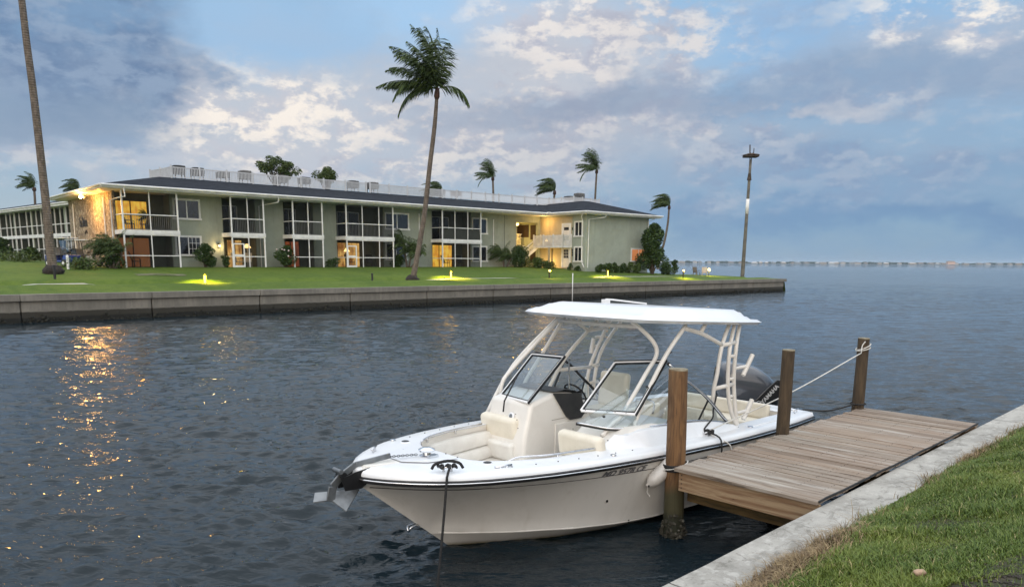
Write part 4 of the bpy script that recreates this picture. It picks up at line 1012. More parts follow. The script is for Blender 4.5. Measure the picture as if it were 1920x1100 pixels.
for px_, py_, Y, rw, hh, sd, lb in ((520, 318, 98, 1.95, 4.2, 3, 'large round dark tree rising behind the roof railing left of centre'), (616, 343, 98, 1.0, 2.6, 8, 'smaller round tree behind the roof railing right of the large one')):
    q = D(px_, 480, Y); ztop = D(px_, py_-30, Y).z; rg = random.Random(sd)
    o = thing('broadleaf_tree', lb, 'tree', (q.x, q.y, 2.5), 0, 'broadleaf trees behind the building'); mb = MB(); H_ = ztop-2.5; tr_ = MB()
    tr_.tube([(0, 0, 0), (.1, 0, H_*.5), (.2, 0, H_*.75)], [.35, .2], 8)
    for k in range(22):
        a = rg.uniform(0, 6.28); f = rg.random()**.5; el_ = rg.uniform(-.2, 1)
        c = Vector((math.cos(a)*rw*f*1.15+(.9 if sd == 3 else 0)*(1-el_), math.sin(a)*rw*f, H_-hh*.55+el_*hh*.45*(1-.35*f)))
        leaf_clump(mb, c, rg.uniform(.45, .85), 230, .13, rg, (1, 1, .8), .35); tr_.tube([(.15, 0, H_*.7), c], [.1, .03], 5)
    mb.build('crown', TREEL, o, fix=False); tr_.build('trunk', BARK, o)
# facade planting
bush('shrub', 'rounded dark green shrub below the first ground floor window', 'shrub', at_b(5.55, .5), 1.0, 1.75, 2600, .085, seed=2)
bush('shrub', 'small open shrub right of the rounded one under the wall lantern', 'shrub', at_b(7.0, .35), .45, .95, 500, .075, seed=3, lumps=6)
bush('shrub', 'flowering hibiscus shrub with white blooms before the second porch gap', 'shrub', at_b(11.7, .1), .95, 1.85, 2400, .085, seed=4, flowers=6)
bush('shrub', 'low plants at the foot of the wall left of the third porch door', 'shrub', at_b(16.2, .6), .85, .7, 700, .08, seed=5, lumps=7)
bush('shrub', 'dark shrub under the leaning palm trunk beside the fourth porch', 'shrub', at_b(22.7, .9), .8, 1.1, 1300, .08, seed=6)
bush('shrub', 'dense dark clipped shrub at the foot of the outdoor stairs', 'shrub', at_b(36.8, -.2), 1.45, 2.1, 3600, .09, seed=7, lumps=12)
bush('hedge', 'low clipped hedge in front of the stair opening', 'hedge', at_b(38.4, -.8), 1.05, .95, 2200, .085, HEDGE, seed=8, lumps=8)
bush('hedge', 'second lower hedge mound right of the first, before the glowing column', 'hedge', at_b(39.4, -1.5), .75, .7, 1000, .08, HEDGE, seed=9, lumps=6)
bush('shrub', 'tiny round shrub right of the white front door', 'shrub', at_b(40.7, -3.3), .35, .75, 400, .07, seed=10, lumps=5)
bush('shrub', 'small dark shrub under the lower end pavilion window', 'shrub', at_b(40.7, -4.4), .45, .5, 500, .07, seed=11, lumps=5)
for k, (x, h_, lb) in enumerate(((42.2, .85, 'leftmost spiky plant along the end pavilion wall'), (43.3, 1.0, 'second spiky plant from the left along the end pavilion wall'), (44.5, 1.05, 'third spiky plant along the end pavilion wall'), (45.6, 1.0, 'fourth spiky plant along the end pavilion wall'), (46.7, 1.15, 'yellow green bush left of the orange lit window'), (48.2, 1.15, 'leafy bush right under the orange lit window'))):
    bush('border_plant', lb, 'plant', at_b(x, -6.1), .62, h_, 700, .10, HEDGE if k > 3 else SHRUB, seed=30+k, lumps=6, group='border plants along the end pavilion')
bush('small_tree', 'tall conical dark evergreen hiding the right corner of the building', 'tree', at_b(49.9, -6.6), 2.15, 5.9, 11000, .13, seed=12, lumps=30, cone=.55)
bush('shrub', 'low bushes at the foot of the curved palm right of the building', 'shrub', at_b(53.2, -6.2), 1.2, 1.2, 1500, .1, seed=13)
bush('shrub', 'tiny isolated bush in front of the open water beyond the lawn', 'shrub', onl(1264, 507, 96), .7, 1.9, 700, .11, seed=14, lumps=7)
bush('groundcover_shrub', 'grey green ground cover mound in front of the small palm cluster', 'shrub', at_b(-2.9, -.6), 1.4, .42, 1300, .08, HEDGE, seed=15, lumps=10)
bush('groundcover_shrub', 'ground cover around the foot of the porch post', 'shrub', at_b(-.9, -.5), .9, .9, 900, .1, SHRUB, seed=16, lumps=7)
bush('hedge', 'low hedge row beyond the driveway at the far left', 'hedge', D(34, 500, 62), 2.4, .75, 1500, .1, HEDGE, seed=17, lumps=10)
bush('shrub', 'dark leafy shrub in front of the far left block', 'shrub', D(60, 494, 68), .8, 1.5, 1500, .14, SHRUB, seed=18, lumps=10)
bush('shrub', 'dark leafy plant against the far left block at the picture edge', 'shrub', D(10, 490, 78), 1.0, 2.6, 1100, .15, SHRUB, seed=19, lumps=9)
cS = crown_mesh(26, 1.6, 34, .5, 51, up=.3, droop=1.8); cS2 = crown_mesh(22, 1.6, 34, .45, 62, up=.3, droop=1.8)
def cluster(label, base, stems, cr, sc):
    o = thing('pygmy_palm', label, 'palm', base, 0, 'small palms beside the building')
    for k, (dx_, h_, s_) in enumerate(stems):
        MB().tube([(dx_*.2, 0, -.1), (dx_*.6, .1, h_*.5), (dx_, 0, h_)], [.10, .07], 7).build('trunk', TRUNK, o, smooth='all')
        for nm, q in (('crown', cr[0]), ('frond_stem', cr[1])):
            c = bpy.data.objects.new(nm, q); col.objects.link(c); c.parent = o; c.location = (dx_, 0, h_); c.scale = (sc*s_,)*3; c.rotation_euler = (0, 0, .8*k-.4)
cluster('cluster of short feathery palms at the left corner of the building', at_b(-.95, -.5), ((-.5, 1.05, .9), (.15, 1.35, .95), (.7, 1.1, .9)), cS, 1.0)
cluster('feathery palm pair behind the leaning palm trunk', at_b(23.4, .2), ((-.4, 1.9, 1.), (1.2, 1.2, .9), (.3, 1.4, .9)), cS2, 1.15)
cluster('low weeping palm beside the clipped shrub near the stairs', at_b(34.9, .1), ((-.3, 1.1, 1.), (.6, .9, .9)), cS, 1.1)
# ------------------------------------------------------------------ osprey pole
pb = D(1392, 517, 92); pt = D(1408, 292, 92); o = thing('nest_pole', 'tall thin timber pole topped by an osprey nest platform at the tip of the lawn', 'pole', pb)
ax = pt-pb; GP = mat('old_pole', (.17, .16, .13), .9, (.10, .095, .08), 2); mb = MB(); mb.tube([Vector((0, 0, -1)), (0, 0, 0), ax*.5, ax*.97], [.26, .24, .19, .15], 12, 2); mb.build('pole', GP, o, smooth='all')
mb = MB(); mb.tube([ax*.52, ax*.645], [.205, .20], 12); mb.build('white_sleeve', mat('white_band', (.85, .85, .82), .6), o, smooth='all')
mb = MB(); tp = ax*.86
for q in (-1, 1): mb.tube([tp+Vector((.02, 0, 0)), ax*.985+Vector((q*.1, 0, 0))], [.10, .05], 6)
mb.tube([ax*.80, ax*.86], [.28, .16], 8); mb.build('bracket', BARK, o)
mb = MB(); mb.box(ax+Vector((0, 0, -.12)), (1.6, 1.3, .12)); 
for q in (-.7, 0, .7): mb.box(ax+Vector((q, 0, .02)), (.22, 1.4, .1))
mb.tube([ax+Vector((.3, 0, 0)), ax+Vector((.32, 0, .85))], .05, 6); mb.tube([ax+Vector((-.12, 0, 0)), ax+Vector((-.18, 0, 1.25))], .07, 6); mb.build('platform', BARK, o)
mb = MB(); rg = random.Random(4)
for _ in range(240):
    a = rg.uniform(0, 6.28); k = rg.uniform(.1, .95); q = ax+Vector((math.cos(a)*k, math.sin(a)*k*.8, rg.uniform(-.05, .28)*(1.0-k)+.05)); d = Vector((math.sin(a)+rg.uniform(-.6, .6), -math.cos(a)+rg.uniform(-.6, .6), rg.uniform(-.35, .3))).normalized()*rg.uniform(.2, .5); mb.tube([q-d*.5, q+d*.5], .022, 4)
mb.build('nest', mat('nest_sticks', (.10, .07, .05), .9), o)
# ------------------------------------------------------------------ path lights
BOLL = mat('bollard_black', (.012, .012, .014), .5); BTAN = emis('bollard_glow_side', (1, .62, .22), 1.3)
def bollard(px_, py_, Y, label, lit_, hh=.56, top=False):
    q = D(px_, py_, Y); q.z = LXY(q.x, q.y); o = thing('path_light', label, 'path light', q, WA, 'path lights along the lawn')
    mb = MB(); mb.tube([(0, 0, -.1), (0, 0, hh)], .07, 12); mb.lathe([(.085, hh), (.085, hh+.05), (.02, hh+.07)], n=12); mb.build('post', BOLL, o, smooth=True)
    if lit_:
        rows = [[Vector((math.cos(a)*.078, math.sin(a)*.078, z_)) for a in np.linspace(R(200), R(360), 8)] for z_ in (.05, hh-.02)]
        if not top: MB().grid(rows).build('glowing_face', BTAN, o)
        l_ = lamp('path_lamp', (.08, -.20, .85), lit_*34, (1, .74, .03), .05, o, 'SPOT'); l_.data.spot_size = R(142); l_.data.spot_blend = .25; l_.data.shadow_soft_size = .06
    if top: MB().ball((0, -.02, hh+.12), .10, 10, 7).build('bulb', BULBW, o, smooth='all')
    return o
bollard(104, 532, 43.5, 'unlit black path light in front of the thick left palm trunk', 0, .75)
bollard(384, 526, 47.5, 'glowing path light throwing the widest yellow pool, left part of the lawn', 30)
bollard(698, 526, 55.5, 'unlit black path light between the two nearest porches and the leaning palm', 0)
bollard(845, 521, 60.5, 'glowing path light on the lawn right of the leaning palm trunk', 26)
bollard(1030, 518, 66.5, 'dark path light with a round bulb in front of the glowing entry', 3, .62, True)
bollard(1139, 515, 72, 'glowing path light before the end pavilion wall', 22)
bollard(1281, 517, 77, 'path light with a bright bulb near the white garden chairs', 10, .6, True)
# pair of white chairs near the tip, with their lamp
def garden_chair(q, rz, label, m):
    o = thing('garden_chair', label, 'chair', q, rz, 'garden chairs at the tip of the lawn')
    mb = MB(); mb.b2((-.3, -.3, .34), (.3, .3, .39)); mb.build('seat', m, o); mb = MB(); mb.box((0, .34, .68), (.62, .05, .72), rx=R(-14)); mb.build('backrest', m, o)
    for x in (-.28, .28):
        for y in (-.26, .27): MB().b2((x-.03, y-.03, 0), (x+.03, y+.03, .338)).build('leg', m, o)
        MB().b2((x-.05+.04*(x > 0), -.32, .56), (x+.05, .30, .6)).build('armrest', m, o)
TAN = mat('tan_resin', (.50, .42, .33), .6); DKR = mat('brown_resin', (.12, .10, .08), .6)
q = onl(1306, 512, 91); garden_chair(q, R(25), 'brown garden chair left of the tan one near the lawn tip', DKR)
q = onl(1321, 512.5, 91); garden_chair(q, R(-10), 'tan garden chair lit by a lamp near the tip of the lawn', TAN)
q = onl(1329, 514, 89.5); o = thing('garden_lamp', 'bright low garden lamp beside the tan chair at the tip of the lawn', 'lamp', q)
MB().tube([(0, 0, -.1), (0, 0, .62)], .05, 8).build('post', BOLL, o); MB().ball((0, 0, .76), .17, 10, 7).build('globe', BULBW, o, smooth='all'); l_ = lamp('garden_lamp_light', (.1, -.35, .8), 500, (1, .74, .06), .1, o, 'SPOT'); l_.data.spot_size = R(160); l_.data.spot_blend = .3
# white pipe on the seawall face
q = wp(0, 0); rr3 = ray(1069, 545); 
s_p = None
o0 = Vector((W0.x, W0.y)); tt = (W0.x*wn.x+W0.y*wn.y)/(rr3.x*wn.x+rr3.y*wn.y); P_ = Vector((rr3.x*tt, rr3.y*tt)); sp_ = (P_-W0).dot(we)
o = thing('depth_stake', 'thin white pipe standing upright against the far seawall', 'pipe', wp(sp_, -.27, 0), WA); MB().tube([(0, 0, -.5), (0, 0, 2.25)], .04, 8).build('pipe', ALU, o, smooth='all')
MB().tube([(0, .0, 1.2), (0, .26, 1.2)], .02, 5).build('bracket', ALU, o)
tag(MB().grid([[LN(8.3+.5*i, 7.4+.25*j+.2*math.sin(i), .02+.10*math.exp(-((i-3)**2)/4-((j-2)**2)/2)) for j in range(5)] for i in range(7)]).build('worn_mound', mat('sandy_patch', (.17, .16, .10), .95, (.07, .09, .03), 2), smooth='all'), 'low worn mound of sandy turf between the left palm and the porch', 'mound', kind='stuff')

# ------------------------------------------------------------------ porch furniture
def lounge(loc, rz, label, cat='chair', m=DMET, parts=True):
    o = thing('patio_chair', label, cat, loc, rz, 'patio chairs on the porches')
    MB().b2((-.28, -.28, .40), (.28, .28, .46)).build('seat', m, o); MB().box((0, .33, .75), (.56, .05, .75), rx=R(-18)).build('backrest', m, o)
    for x in (-.26, .26):
        for y in (-.26, .26): MB().tube([(x, y, 0), (x, y*.9, .40)], .02, 5).build('leg', m, o)
        MB().tube([(x*1.1, -.26, .4), (x*1.1, -.2, .64), (x*1.1, .36, .66)], .02, 5, 2).build('armrest', m, o)
def table(loc, label, h=.72, r=.4, m=DMET):
    o = thing('patio_table', label, 'table', loc, 0, 'patio tables on the porches'); MB().lathe([(r, h-.03), (r, h)], n=18).build('tabletop', m, o)
    MB().tube([(0, 0, .02), (0, 0, h-.03)], .03, 6).build('pedestal', m, o); MB().lathe([(r*.5, 0), (r*.45, .03)], n=14).build('base', m, o)
lounge(bw(1.0, 1.1, 0), BA+R(70), 'dark metal patio chair on the ground floor of the left end porch'); table(bw(1.95, 1.1, 0), 'dark round patio table on the ground floor of the left end porch')
lounge(bw(.75, 1.2, 2.6), BA+R(60), 'dark patio chair silhouetted before the brightest yellow upper door'); table(bw(1.6, 1.3, 2.6), 'small table silhouetted before the brightest yellow upper door', .75, .32)
lounge(bw(2.0, 1.7, 2.6), BA-R(60), 'second dark patio chair right of the upper table by the yellow door')
WH = mat('white_resin', (.7, .66, .58), .5); lounge(bw(8.35, 1.2, 0), BA+R(40), 'white patio chair left of the lit lamp on the second porch', m=WH); lounge(bw(9.2, 1.4, 0), BA-R(30), 'white patio chair right of the lit lamp on the second porch', m=WH)
lounge(bw(18.3, 1.5, 0), BA+R(30), 'dark patio chair in the lit fourth porch, left bay'); table(bw(19.3, 1.4, 0), 'dark low table in the lit fourth porch', .6, .55); lounge(bw(20.2, 1.6, 0), BA-R(30), 'dark patio chair in the lit fourth porch, right bay')
lounge(bw(28.6, 1.5, 0), BA+R(30), 'dark patio chair in the lit fifth porch, left of its table'); table(bw(29.4, 1.5, 0), 'dark dining table in the lit fifth porch', .74, .6); lounge(bw(30.2, 1.4, 0), BA-R(20), 'dark patio chair in the lit fifth porch, right of its table')
def tlamp(loc, label, h, r):
    o = thing('standing_lamp', label, 'lamp', loc, 0, 'lit lamps on the porches'); MB().tube([(0, 0, 0), (0, 0, h)], .03, 8).build('stem', WH, o); MB().lathe([(.14, 0), (.1, .03)], n=12).build('base', WH, o)
    MB().lathe([(r, h-.02), (r*.35, h+.28)], n=16).build('lamp_shade', BULBW, o, smooth=True)
tlamp(bw(8.95, .8, 0), 'lit pale table lamp glowing in the second porch from the left', 1.5, .3); tlamp(bw(18.55, 2.5, 0), 'lit drum lamp glowing in the fourth porch', 1.35, .28)
pl = bw(2.3, 2.3, 2.6); o = thing('potted_plant', 'potted palm silhouetted in the yellow lit upper left porch', 'plant', pl); MB().lathe([(.16, 0), (.2, .4)], n=12).build('pot', DMET, o)
for nm, q in (('foliage', cS[0]),):
    c = bpy.data.objects.new(nm, q); col.objects.link(c); c.parent = o; c.location = (0, 0, .9); c.scale = (.5, .5, .6)
# ------------------------------------------------------------------ golf carts
def cart(q, rz, label, body, sc=1.):
    o = thing('golf_cart', label, 'golf cart', q, rz, 'golf carts beside the building'); o.scale = (sc,)*3
    S = mat('cart_seat', (.25, .24, .22), .6)
    mb = MB(); mb.b2((-1.15, -.58, .28), (1.1, .58, .42)); mb.box((.85, 0, .58), (.62, 1.1, .36), taper=.85); mb.box((-.7, 0, .58), (.85, 1.14, .34)); mb.build('body', body, o, bevel=.06)
    mb = MB(); mb.b2((-.45, -.55, .76), (.08, .55, .86)); mb.box((-.5, 0, 1.06), (.12, 1.08, .42), ry=R(-10)); mb.build('seat', S, o, bevel=.03)
    mb = MB(); mb.box((-.1, 0, 1.87), (1.75, 1.2, .07)); mb.build('roof', WHITE, o, bevel=.03)
    for x, x2 in ((.55, .35), (-.75, -.8)):
        for y in (-.54, .54): MB().tube([(x, y, .5), (x2, y, 1.86)], .022, 6).build('roof_post', DMET, o)
    mb = MB(); mb.add([(.56, -.52, .8), (.56, .52, .8), (.40, .52, 1.8), (.40, -.52, 1.8)], [(0, 1, 2, 3)]); mb.build('windscreen', glass('cart_glass', (.6, .65, .7)), o)
    mb = MB(); mb.lathe([(.17, 0), (.19, .02), (.17, .04)], (.3, .25, 1.02), 14, (-.6, 0, .8)); mb.tube([(.5, .25, .75), (.3, .25, 1.02)], .02, 5); mb.build('steering_wheel', DMET, o)
    for x in (-.78, .82):
        for y in (-.56, .56):
            w_ = MB().lathe([(.12, -.09), (.22, -.08), (.24, -.05), (.24, .05), (.22, .08), (.12, .09)], (x, y, .24), 16, (0, 1, 0)).build('wheel', mat('tyre', (.02, .02, .02), .8), o, smooth=True)
            MB().lathe([(.12, -.095), (.12, .095)], (x, y, .24), 12, (0, 1, 0)).build('rim', ALU, w_)
    MB().box((-1.2, .0, .95), (.18, .9, .3)).build('bag_rack', DMET, o)
    return o
BLUE = mat('blue_paint', (.02, .05, .22), .35, coat=.5); BEI = mat('beige_paint', (.38, .35, .30), .4, coat=.3)
q = D(121, 497, 51.5); q.z = LXY(q.x, q.y)+.02; cart(q, R(-25), 'blue bodied golf cart with white roof just behind the thick palm trunk', BLUE, 1.02)
q = D(158, 497, 53.5); q.z = LXY(q.x, q.y)+.02; cart(q, R(-12), 'beige golf cart with white roof nearer the stone wall', BEI, .98)
q = D(128, 502, 48.8); q.z = LXY(q.x, q.y); o = thing('marker_post', 'short white post on the grass beside the blue golf cart', 'post', q); MB().box((0, 0, .42), (.14, .1, .86)).build('post', ALU, o, bevel=.01); MB().lathe([(.1, .84), (.02, .92)], n=4).build('post_cap', ALU, o)
# ------------------------------------------------------------------ far shore
SHORE = mat('shore_ground', (.10, .12, .12), .95)
def FS(px_, Y): r = ray(px_, 495); return Vector((r.x/r.y*Y, Y, 0))
rows = [[FS(x, 2250+k)+Vector((0, 0, z_)) for x in np.linspace(1150, 2150, 60)] for k, z_ in ((0, -.5), (6, 1.2), (400, 1.5))]
tag(MB().grid(rows).build('far_shore', SHORE), kind='structure')
mb = MB(); rg = random.Random(11)
for k in range(900):
    x = rg.uniform(1150, 2150); f = .5+.5*mnoise.noise(Vector((x*.013, 0, 0)))+.4*mnoise.noise(Vector((x*.06, 4, 0))); Y = rg.uniform(2300, 2500)
    q = FS(x, Y); s_ = rg.uniform(2.2, 4.4)*(1 if f > .3 else .6); mb.ball(q+Vector((0, 0, 2.2+3.0*f*rg.uniform(.5, 1))), s_, 7, 5, (1.6, 1, .95), .5)
tag(mb.build('shore_trees', mat('distant_foliage', (.035, .06, .055), .9, (.06, .085, .075), .05)), 'thin dark line of trees along the far shore of the bay', 'trees', kind='stuff')
HW = [mat('far_house_white', (.62, .63, .64), .7), mat('far_house_grey', (.30, .33, .36), .7), mat('far_house_tan', (.42, .36, .30), .7), mat('far_house_pink', (.62, .44, .36), .7)]; HR = [mat('far_roof_grey', (.22, .24, .26), .8), mat('far_roof_pale', (.5, .5, .5), .8), mat('far_roof_brown', (.2, .15, .12), .8)]
def fhouse(px_, w_, h_, wm, rm, label, Y=2270, grp='houses on the far shore'):
    o = thing('shore_house', label, 'house', FS(px_, Y)+Vector((0, 0, 1.2)), 0, grp)
    MB().b2((-w_/2, 0, 0), (w_/2, 10, h_)).build('wall', wm, o)
    a = w_/2+.8; z = h_; MB().add([(-a, -1, z), (a, -1, z), (a, 11, z), (-a, 11, z), (-a*.55, 5, z+2.4), (a*.55, 5, z+2.4)], [(0, 1, 5, 4), (1, 2, 5), (2, 3, 4, 5), (3, 0, 4), (3, 2, 1, 0)]).build('roof', rm, o)
x = 1170.
while x < 1960:
    w_ = rg.uniform(8, 20); fhouse(x, w_, rg.uniform(2.0, 3.8), rg.choice(HW[:3]+HW[1:3]), rg.choice(HR), 'one of the tiny pale houses lined up on the far shore of the bay', rg.uniform(2262, 2290)); x += rg.uniform(8, 26)
fhouse(1784, 22, 8.5, HW[3], HR[2], 'pinkish block shaped building, largest on the far shore at the right', 2258, None)
# ------------------------------------------------------------------ motor boat (local x = towards the bow, y = port, z above water)
OB = Vector((3.865, 12.438, 0)); UB = Vector((-.725, -.689, 0)).normalized(); VB = Vector((-UB.y, UB.x, 0)); RB = math.atan2(UB.y, UB.x)
boat = thing('motor_boat', 'white dual console motor boat with hardtop moored beside the wooden dock', 'boat', OB, RB)
def loc(p): d = Vector(p)-OB; return Vector((d.dot(UB), d.dot(VB), d.z))
def BL(px_, py_, z): return loc(G(px_, py_, z))
def BYp(px_, py_, y): r = ray(px_, py_); o = OB+VB*y; t = (o.x*VB.x+o.y*VB.y)/(r.x*VB.x+r.y*VB.y); return loc(Vector((r.x*t, r.y*t, EYE+r.z*t)))
def bwld(x, y, z): return OB+UB*x+VB*y+Vector((0, 0, z))
def itp(tab, x):
    if x <= tab[0][0]: return tab[0][1]
    for (a, b), (c, d) in zip(tab, tab[1:]):
        if x <= c: return b+(d-b)*(x-a)/(c-a)
    return tab[-1][1]
YR = [(0, 1.28), (.7, 1.36), (1.4, 1.40), (2.2, 1.41), (3, 1.40), (4, 1.375), (4.5, 1.345), (5, 1.30), (5.4, 1.245), (5.83, 1.165), (6.2, 1.065), (6.55, .94), (6.8, .815), (7.02, .665), (7.2, .50), (7.34, .335), (7.43, .20), (7.49, .07), (7.5, .0)]
ZR = [(0, .80), (1, .825), (2, .845), (2.7, .86), (3.2, .885), (4, .915), (5, .955), (6, .99), (7, 1.02), (7.5, 1.035)]
YC = [(0, 1.17), (3, 1.20), (4, 1.14), (4.6, 1.03), (5.2, .85), (5.8, .55), (6.25, .24), (6.56, .0)]
ZC = [(0, .05), (3, .07), (4.5, .12), (5.5, .18), (6.6, .22)]
def yr(x): return itp(YR, x)
def zr(x): return itp(ZR, x)
def keel(x):
    if x > 6.29: return (x-6.29)/(7.5-6.29)*1.0-.012
    return -.42*(1-max(0, (x-4.2)/2.09)**2.4)-.012*sm(x, 6, 6.29)
def side(x, z):
    """half breadth of the topside at height z"""
    if x < 6.6: yc, zc = itp(YC, x), itp(ZC, x)
    else: yc, zc = 0., keel(x)
    t_ = min(max((z-zc)/(zr(x)-zc+1e-6), 0), 1.02); e_ = 1.0+.55*sm(x, 3.5, 6.2); kn = .02*sm(x, 2, 4)
    return yc+(yr(x)-yc)*t_**e_
m, t, p = new_mat('hull_gelcoat'); HULL = m
tc = t.n('ShaderNodeTexCoord').outputs['Object']; sp = t.n('ShaderNodeSeparateXYZ'); t.L.new(tc, sp.inputs[0]); z = X(t, sp.outputs[2])
n1 = t.noise(t.mapping(tc, (2.2, 2.2, .35)), 2.4, 6, .65)
cc = t.mix(t.step(t.noise(t.mapping(tc, (1, 1, .5)), 1.4, 6, .65), .4, .68), (.67, .655, .62), (.61, .595, .56)); cc = t.mix(t.step(n1, .54, .74)*.30, cc, (.45, .42, .36))
cc = t.mix((1.-t.step(z+n1*.05, .035, .10))*.75, cc, (.26, .22, .12)); cc = t.mix(1.-t.step(z+n1*.03, .018, .03), cc, (.05, .055, .03))
t.setin(p.inputs['Base Color'], cc); p.inputs['Roughness'].default_value = .24; p.inputs['Specular IOR Level'].default_value = .5
GEL = mat('deck_gelcoat', (.80, .82, .84), .28, (.74, .76, .79), 1.2, coat=.3); GELW = mat('inner_gelcoat', (.76, .735, .69), .35, (.69, .66, .61), 1.5, coat=.2)
CUSH = mat('cream_vinyl', (.74, .69, .585), .5, (.68, .63, .52), 5, 60, .12, .004); CUSHW = mat('white_vinyl', (.74, .73, .69), .5, (.67, .65, .61), 4, 60, .12, .004)
TUBE = mat('powder_coated_tube', (.76, .735, .69), .35, coat=.3); CHR = mat('stainless_steel', (.75, .76, .78), .18, (.6, .6, .62), 4, metal=1); GALV = mat('galvanised_steel', (.27, .285, .295), .5, (.17, .18, .19), 5, metal=.8)
BLACK = mat('black_rubber', (.010, .010, .011), .45); BVIN = mat('black_vinyl', (.018, .018, .02), .5, (.03, .03, .03), 8)
GLS = glass('boat_glass', (.80, .86, .88), .10)
def stations(): return sorted(set(list(np.linspace(0, 6.3, 40))+[6.36, 6.45, 6.55, 6.6, 6.7, 6.8, 6.9, 7.0, 7.1, 7.2, 7.28, 7.34, 7.4, 7.44, 7.47, 7.49, 7.5]))
rows = []
for x in stations():
    k_, half = keel(x), []
    yc, zc = (itp(YC, x), itp(ZC, x)) if x < 6.6 else (0., k_)
    half.append((0, k_))
    for f in (.35, .7): half.append((yc*f, k_+(zc-k_)*f*(.9 if x < 6.6 else 1)))
    half.append((yc, zc-.015 if x < 6.6 else zc)); half.append((max(yc+.02, 0) if x < 6.5 else yc, zc))
    for i in range(1, 11):
        z_ = zc+(zr(x)-zc)*i/10; half.append((side(x, z_)+.012*(1 if x < 6.4 else 0), z_))
    rows.append([Vector((x-.0*abs(z_), -y_, z_)) for y_, z_ in reversed(half)]+[Vector((x, y_, z_)) for y_, z_ in half[1:]])
h_ = MB().grid(rows); n_ = len(rows[0]); h_.f.append(tuple(range(n_)))
h_.build('hull', HULL, boat, smooth=True)
# styling knuckle lines along the topsides
def hull_line(name, zf, r, x0, x1, m, off=.012, par=boat):
    mb = MB()
    for s_ in (-1, 1):
        mb.tube([(x, s_*(side(x, zf(x))+off), zf(x)) for x in np.linspace(x0, x1, 70)], r, 5)
    return mb.build(name, m, par, smooth='all')
hull_line('boot_line', lambda x: zr(x)-.105-.02*math.sin(x/7.4*3), .0045, .1, 7.37, BLACK, .014)
mb = MB()
for s_ in (-1, 1): mb.tube([(x, s_*(itp(YC, x)+.012), itp(ZC, x)+.006) for x in np.linspace(.1, 6.5, 60)], .014, 6)
mb.build('chine_rail', HULL, boat, smooth='all')
if 0: hull_line('lower_strake', lambda x: itp([(3.4, -.02), (4.6, .03), (5.6, .07), (6.3, .09)], x) if x < 6.3 else .09, .014, 3.6, 6.30, HULL, .0)
mb = MB(); m2 = MB(); m3 = MB()
for s_ in (-1, 1):
    P = [Vector((x, s_*(yr(x)+.004), zr(x))) for x in stations()]
    mb.grid([[q+Vector((0, 0, -.034)), q+Vector((0, s_*.020, -.028)), q+Vector((0, s_*.026, 0)), q+Vector((0, s_*.018, .024)), q+Vector((0, -s_*.005, .030))] for q in P])
    m2.tube([q+Vector((.004 if q.x > 7.3 else 0, s_*.026, .004)) for q in P], .009, 6)
mb.build('rub_rail', BLACK, boat, smooth=True); m2.build('rub_rail_trim', CHR, boat, smooth='all')
# deck cap
DZ = .088
def zd(x): return zr(x)+DZ
YI = [(.5, 1.02), (2.3, 1.05), (4.2, 1.02), (4.6, .98), (5, .94), (5.6, .86), (6., .72), (6.2, .62), (6.34, .48), (6.40, .34)]
XB, XS = 6.40, .50
xs = [x for x in stations() if not (XB-.03 < x < XB+.02)]; 
for s_ in (-1, 1):
    rows = []
    for x in sorted(xs+[XS-.001, XS, XB-.02, XB, XB+.001, 6.3, 6.25]):
        yi = 0. if x > XB or x < XS else itp(YI, x); yo = yr(x); k_ = min(1, yo/.12) if yo > 0 else 0
        cr = .012*(1-(yi/max(yo, .01)))
        rows.append([Vector((x, s_*yo, zr(x)+.02)), Vector((x, s_*(yo-.004*k_), zr(x)+.045)), Vector((x, s_*(yo-.022*k_), zr(x)+.072)), Vector((x, s_*(yo-.055*k_), zd(x)-.002)), Vector((x, s_*max(yo-.10*k_, yi), zd(x)+.002)), Vector((x, s_*(max(yo-.10*k_, yi)*.5+yi*.5), zd(x)+.006+cr)), Vector((x, s_*yi, zd(x)+.006+cr*1.4))])
    mb = MB().grid(rows); 
    if s_ < 0: all_deck = mb
    else: all_deck.add(mb.v, mb.f)
mb = all_deck
mb.add([(0, -1.28, .79), (0, 1.28, .79), (0, 1.26, .885), (0, -1.26, .885)], [(0, 1, 2, 3)])
mb.build('deck', GEL, boat, smooth=True)
def yin(x, z): return min(itp(YI, x)+.02, side(x, z)-.045)
mb = MB()                                                  # coaming inner faces and soles
for s_ in (-1, 1):
    xs2 = list(np.linspace(XS, XB, 50)); rows = [[Vector((x, s_*itp(YI, x), zd(x)+.008)), Vector((x, s_*yin(x, zd(x)-.03), zd(x)-.03)), Vector((x, s_*yin(x, .60), .60)), Vector((x, s_*yin(x, .31 if x < 4.7 else .60), .31 if x < 4.7 else .60))] for x in xs2]; mb.grid(rows)
mb.b2((XB-.005, -.36, .6), (XB+.03, .36, zd(XB)+.004)); mb.b2((XS-.03, -1.02, .3), (XS, 1.02, zd(XS)+.004))
mb.build('coaming', GELW, boat, smooth=True)
mb = MB().grid([[Vector((x, -yin(x, .33), .34)), Vector((x, yin(x, .33), .34))] for x in np.linspace(.45, 4.75, 12)]); mb.build('cockpit_sole', GELW, boat)
rows = [[Vector((x, -yin(x, .62), .62)), Vector((x, 0, .625)), Vector((x, yin(x, .62), .62))] for x in np.linspace(4.72, XB, 30)]
mb = MB().grid(rows); mb.b2((4.70, -.98, .30), (4.74, .98, .618)); mb.build('bow_seat_base', GELW, boat)
